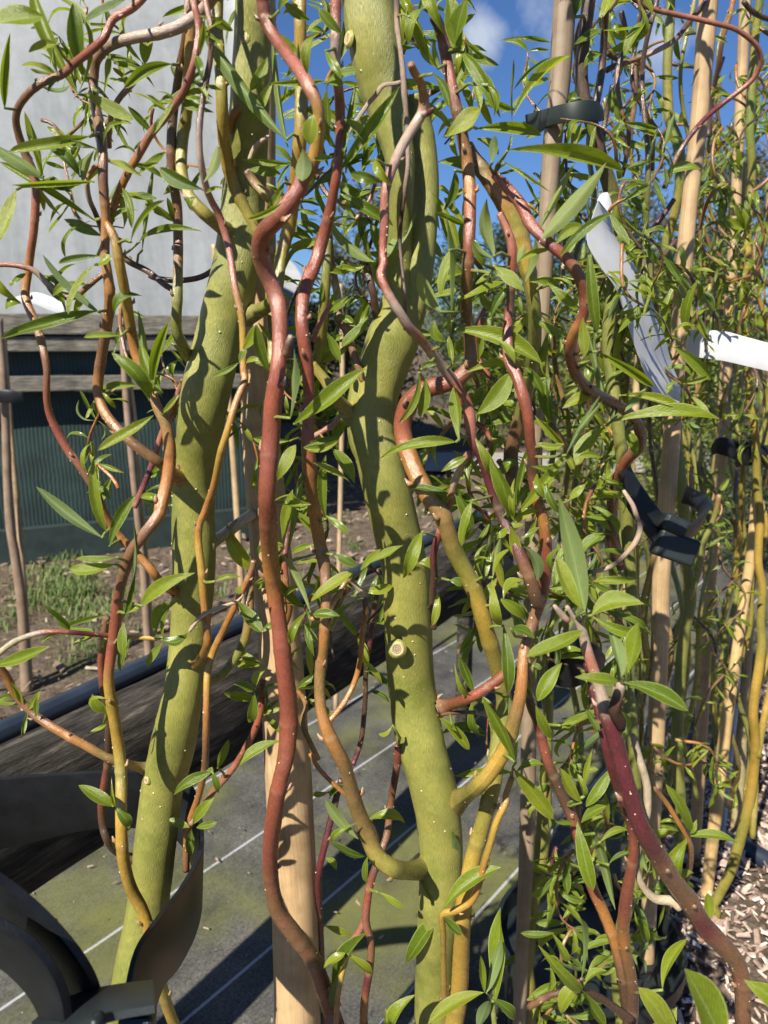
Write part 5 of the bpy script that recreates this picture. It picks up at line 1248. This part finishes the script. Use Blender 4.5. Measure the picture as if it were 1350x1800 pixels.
tie4 = empty('tree_tie', 'glossy black band round the slim cane at the right edge', 'tree tie')
ribbon('strap', [(1252,782,1.60),(1262,770,1.58),(1280,770,1.57),(1300,773,1.565),(1330,774,1.56),(1390,772,1.55)], [(1252,800,1.60),(1262,798,1.58),(1280,803,1.57),(1300,812,1.565),(1330,812,1.56),(1390,818,1.55)], 0.004, M_RUBBER, tie4, 40)
ribbon('loop', [(1292,812,1.50),(1298,794,1.49),(1315,784,1.48),(1340,782,1.475),(1390,784,1.47)], [(1296,822,1.50),(1304,818,1.49),(1318,818,1.48),(1342,820,1.475),(1390,822,1.47)], 0.006, M_RUBBER, tie4, 30)

tie5 = empty('tree_tie', 'small black clip on the cane at the far left edge', 'tree tie')
ribbon('strap', [(-20,684,2.55),(0,684,2.55),(20,686,2.55),(38,690,2.56)], [(-20,708,2.55),(0,708,2.55),(20,708,2.55),(40,706,2.56)], 0.02, M_RUBBER, tie5, 16)
tie6 = empty('tree_tie', 'dark tie bunched on the rail behind the curled green leaf', 'tree tie')
ribbon('strap', [(835,1000,2.12),(850,980,2.06),(870,972,2.03),(892,980,2.03),(905,1000,2.06)], [(828,1068,2.12),(850,1085,2.06),(872,1090,2.03),(895,1085,2.03),(910,1060,2.06)], 0.02, M_RUBBER, tie6, 24)
ribbon('tail', [(786,1050,2.12),(800,1040,2.06),(822,1040,2.04),(842,1050,2.06)], [(790,1075,2.12),(803,1082,2.06),(822,1084,2.04),(840,1080,2.06)], 0.02, M_RUBBER, tie6, 20)
tie7 = empty('tree_tie', 'black strap end in shade behind the purple stems', 'tree tie')
ribbon('strap', [(975,1130,.90),(990,1118,.885),(1012,1118,.88),(1040,1130,.885),(1058,1150,.90)], [(968,1195,.90),(990,1205,.885),(1012,1204,.88),(1036,1192,.885),(1052,1178,.90)], 0.014, M_RUBBER, tie7, 24)

# ------------------------------------------------------------------ paper labels
def card(name, label, e1, e2, th=0.0006, n=40, mat=None):
    o = ribbon(name, e1, e2, th, mat or M_LABEL, None, n)
    return tag(o, label, 'label')
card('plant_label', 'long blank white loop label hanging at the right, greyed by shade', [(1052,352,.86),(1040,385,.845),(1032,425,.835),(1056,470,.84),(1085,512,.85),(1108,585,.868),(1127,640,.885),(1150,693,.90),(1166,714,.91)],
     [(1072,378,.90),(1076,402,.905),(1086,425,.91),(1116,468,.92),(1138,512,.935),(1166,585,.96),(1181,640,.98),(1200,690,.99),(1190,712,.95)], 0.0006, 40, M_LABEL_SHADED)
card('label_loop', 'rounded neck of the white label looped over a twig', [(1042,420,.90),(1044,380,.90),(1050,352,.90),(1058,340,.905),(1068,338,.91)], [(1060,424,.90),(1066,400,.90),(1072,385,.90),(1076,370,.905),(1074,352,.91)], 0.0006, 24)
card('plant_label', 'bright white blank label band by the right edge', [(1188,578,1.22),(1215,580,1.20),(1270,582,1.185),(1310,592,1.175),(1352,603,1.17),(1390,612,1.165)], [(1200,612,1.22),(1218,626,1.20),(1270,634,1.185),(1310,643,1.175),(1352,653,1.17),(1390,664,1.165)])
card('plant_label', 'small white label tag far left before the pale tunnel', [(22,524,1.6),(60,514,1.6),(90,522,1.6),(116,535,1.6)], [(25,532,1.6),(58,534,1.6),(86,545,1.6),(110,552,1.6)])

# ------------------------------------------------------------------ pots with bark on top
def pot(x, D, label, r=0.16, h=0.27):
    c, _ = P(x, 1500, D); c = Vector((c.x, D, 0))
    root = empty('plant_pot', label, 'pot', 'black nursery pots'); root.location = c
    K = 36; prof = [(r * 0.82, 0.0), (r * 0.97, h * 0.9), (r * 1.03, h * 0.9), (r * 1.03, h), (r * 0.98, h), (r * 0.96, h * 0.86), (0.001, h * 0.86)]
    vs, fs = [], []
    for (q, z) in prof:
        for k in range(K): vs.append((q * math.cos(2 * math.pi * k / K), q * math.sin(2 * math.pi * k / K), z))
    for i in range(len(prof) - 1):
        for k in range(K): fs.append((i * K + k, i * K + (k + 1) % K, (i + 1) * K + (k + 1) % K, (i + 1) * K + k))
    o = mesh_obj('pot_body', vs, fs, M_BUCKLE, root)
    md = o.modifiers.new('edge', 'EDGE_SPLIT'); md.split_angle = R(40)
pot(1045, 1.12, 'black nursery pot in deep shade at the mat edge below the dark cane')
tb = TB(); pts = []
for i in range(30):
    t = i / 29; q = G(1215 + 190 * t, 1470 + 95 * t - 12 * math.sin(t * 3), 0.03); q.z = 0.05; pts.append(q)
tb.tube(pts, [0.024] * 30, [(0.02,) * 3] * 30, 12)
tag(tb.build('water_pipe', M_PIPE), 'black pipe half sunk in the bark chips at the right edge', 'pipe')
for i, (x, D, lab) in enumerate(((1228, 6.0, 'dark pot in the row behind the slim cane'), (1120, 6.4, 'dark pot beyond the white label'), (1330, 5.6, 'dark pot behind the yellow green stem'))):
    pot(x, D, lab, 0.24, 0.40)

# ------------------------------------------------------------------ trees and shrubs on the skyline
def leafmat(name, c1, c2):
    m, t, b, o = mat_new(name)
    at = t.nodes.new('ShaderNodeAttribute'); at.attribute_name = 'pigment'
    t.links.new(at.outputs['Color'], b.inputs['Base Color']); b.inputs['Roughness'].default_value = 0.6
    tr = t.nodes.new('ShaderNodeBsdfTranslucent'); t.links.new(at.outputs['Color'], tr.inputs['Color'])
    mx = t.nodes.new('ShaderNodeMixShader'); mx.inputs[0].default_value = 0.3
    t.links.new(b.outputs[0], mx.inputs[1]); t.links.new(tr.outputs[0], mx.inputs[2]); t.links.new(mx.outputs[0], o.inputs[0])
    return m
M_FAR = leafmat('far_foliage', None, None)
def far_tree(px, D, ytop, wpx, label, pal, n, conifer=True, name='conifer', zb=0.1, size=0.05, open_=0.0, seed=1):
    rn = random.Random(seed)
    top, m = P(px, ytop, D); h = top.z; wdt = wpx * m
    root = empty(name, label, 'tree' if h > 1.6 else 'shrub', 'trees and shrubs on the skyline'); root.location = (top.x, D, 0)
    tb = TB(); pts = [Vector((0.03 * math.sin(k), 0.03 * math.cos(k * 2), h * 0.94 * k / 8)) for k in range(9)]
    tb.tube(pts, [max(0.006, h * 0.016 * (1 - k / 8.6)) for k in range(9)], [(0.10, 0.075, 0.055)] * 9, 8)
    limbs = []
    for k in range(int(16 + open_ * 24)):
        z = h * rn.uniform(0.15 + 0.15 * open_, 0.93); f = (1 - (z / h) ** 1.15) if conifer else math.sin(math.pi * min(1, max(0.03, (z / h - 0.12) / 0.9))) ** 0.6
        a = rn.uniform(0, 6.28); l = wdt * 0.5 * max(0.15, f) * rn.uniform(0.7, 1.05)
        d = Vector((math.cos(a), math.sin(a), rn.uniform(0.15, 0.7) if not conifer else rn.uniform(-0.1, 0.5)))
        p0 = Vector((0, 0, z)); q1 = p0 + d * l * 0.5; q2 = p0 + d * l + Vector((0, 0, 0.1 * l))
        tb.tube([p0, q1, q2], [h * 0.006, h * 0.004, h * 0.0015], [(0.10, 0.075, 0.055)] * 3, 5)
        limbs.append((p0, q2))
    tb.build('trunk', M_DEAD, root)
    vs, fs, cs = [], [], []
    cl = []
    for _ in range(int(n / 22)):
        if rn.random() < 0.65 and limbs:
            a, b = rn.choice(limbs); c = a.lerp(b, rn.uniform(0.35, 1.08))
        else:
            z = h * rn.uniform(zb, 0.97); f = (1 - (z / h) ** 1.15) if conifer else math.sin(math.pi * min(1, max(0.03, (z / h - 0.05) / 0.97))) ** 0.6
            a = rn.uniform(0, 6.28); q = wdt * 0.5 * f * rn.uniform(0.3, 1.0); c = Vector((q * math.cos(a), q * math.sin(a), z))
        cl.append((c, rn.uniform(0.6, 1.4), rn.choice(pal)))
    for (c, k, col) in cl:
        for _ in range(22):
            s = size * k
            p = c + Vector((rn.gauss(0, 1.7 * s), rn.gauss(0, 1.7 * s), rn.gauss(0, 1.2 * s)))
            u = Vector([rn.gauss(0, 1) for _ in range(3)]).normalized(); v = u.orthogonal().normalized(); v.rotate(Matrix.Rotation(rn.uniform(0, 6.28), 3, u))
            ll, ww = s * rn.uniform(0.7, 1.3), s * rn.uniform(0.22, 0.42)
            x = u.cross(v)
            n0 = len(vs); vs += [p - v * ll * 0.5, p + x * ww * 0.5, p + v * ll * 0.5, p - x * ww * 0.5]; fs.append((n0, n0 + 1, n0 + 2, n0 + 3))
            f = rn.uniform(0.7, 1.3); cs += [tuple(q * f for q in col)] * 4
    mesh_obj('crown', vs, fs, M_FAR, root, cs, None, False)
    return root
DKG = [(0.030, 0.055, 0.022), (0.045, 0.075, 0.025), (0.060, 0.085, 0.030)]
YLG = [(0.12, 0.15, 0.020), (0.15, 0.175, 0.026), (0.08, 0.11, 0.02)]
OLV = [(0.075, 0.080, 0.040), (0.095, 0.10, 0.05), (0.06, 0.07, 0.035), (0.12, 0.09, 0.05)]
specs = [
 (890, 14.0, 385, 190, 'dark conifer behind the red arching stem', DKG, 5200, True, .10),
 (800, 15.0, 400, 210, 'dark conifer seen behind the centre trunk fork', DKG, 4600, True, .11),
 (1010, 13, 330, 200, 'broad conifer behind the shaded cane', DKG, 5600, True, .09),
 (1120, 13, 300, 170, 'tall loose tree rising beside the sunlit cane', OLV, 4200, False, .08),
 (1230, 12.5, 250, 210, 'airy olive tree behind the tall bamboo cane', OLV, 5200, False, .08),
 (1330, 12, 235, 220, 'dense olive green tree at the right edge', OLV, 6000, False, .075),
 (1400, 11, 190, 200, 'tree just cut by the right edge', OLV, 3200, False, .07),
 (640, 15.0, 300, 200, 'hazy bare topped tree left of the centre trunk', OLV, 3800, False, .10),
 (548, 9.2, 520, 70, 'small bright conifer at the tunnel end', YLG, 4200, True, .068),
 (612, 8.6, 505, 110, 'bright yellow green conifer left of the centre trunk', YLG, 5200, True, .068),
 (860, 9.0, 470, 120, 'yellow green conifer behind the drooping leaves', YLG, 4600, True, .068),
 (1060, 9.4, 420, 130, 'yellow green conifer behind the white label', YLG, 5200, True, .070),
 (1170, 8.8, 440, 120, 'bushy bright conifer between the canes', YLG, 5200, True, .070),
 (1300, 8.6, 420, 130, 'bright conifer beyond the slim cane', YLG, 5200, True, .070),
 (950, 10.0, 430, 120, 'mid green conifer right of the twisted branches', DKG, 4600, True, .075),
 (1225, 10.5, 360, 120, 'mid green conifer peeping over the bright ones', DKG, 4600, True, .075),
 (1110, 10.4, 360, 140, 'dark bushy conifer farther back near the label', DKG, 4600, True, .08),
 (700, 10, 470, 120, 'dark green conifer hidden behind the fork', DKG, 3800, True, .08),
]
for i, (px, D, yt, wp, lab, pal, n, con, sz) in enumerate(specs):
    far_tree(px, D, yt, wp, lab, pal, n, con, 'conifer' if con else 'broadleaf_tree', 0.06, sz, 0.0 if con else 0.6, 40 + i)
for i, (px, D, yt, wp, lab, pal) in enumerate(((1190, 4.2, 720, 110, 'low bright bush below the white label', YLG), (1045, 4.6, 735, 110, 'low bush left of the black strap', YLG), (1345, 4.0, 715, 120, 'low bush at the right edge behind the stems', DKG), (1270, 4.8, 735, 100, 'dark low bush beyond the slim cane', DKG))):
    far_tree(px, D, yt, wp, lab, pal, 2800, False, 'shrub', 0.1, 0.040, 0.2, 80 + i)
# distant wooded hills
hv, hf = [], []
NH = 120
for i in range(NH + 1):
    a = R(-60 + 120 * i / NH)
    for j, (rr, z) in enumerate(((150, -2), (190, 1), (230, 1))):
        zz = z if j == 0 else z + (9 + 7 * noise.noise(Vector((a * 3, 0, 1))) + 2.5 * noise.noise(Vector((a * 22, 0, 4)))) * (0.7 if j == 1 else 1.0)
        hv.append((rr * math.sin(a), rr * math.cos(a), zz))
for i in range(NH):
    for j in range(2): hf.append((i * 3 + j, i * 3 + j + 1, (i + 1) * 3 + j + 1, (i + 1) * 3 + j))
tag(mesh_obj('hills', hv, hf, simple('wooded_hill', (0.07, 0.085, 0.06), 0.95, 0.4, 0.15, 0.1, 1.0, 0.8)), 'low wooded skyline', None, None, 'structure')
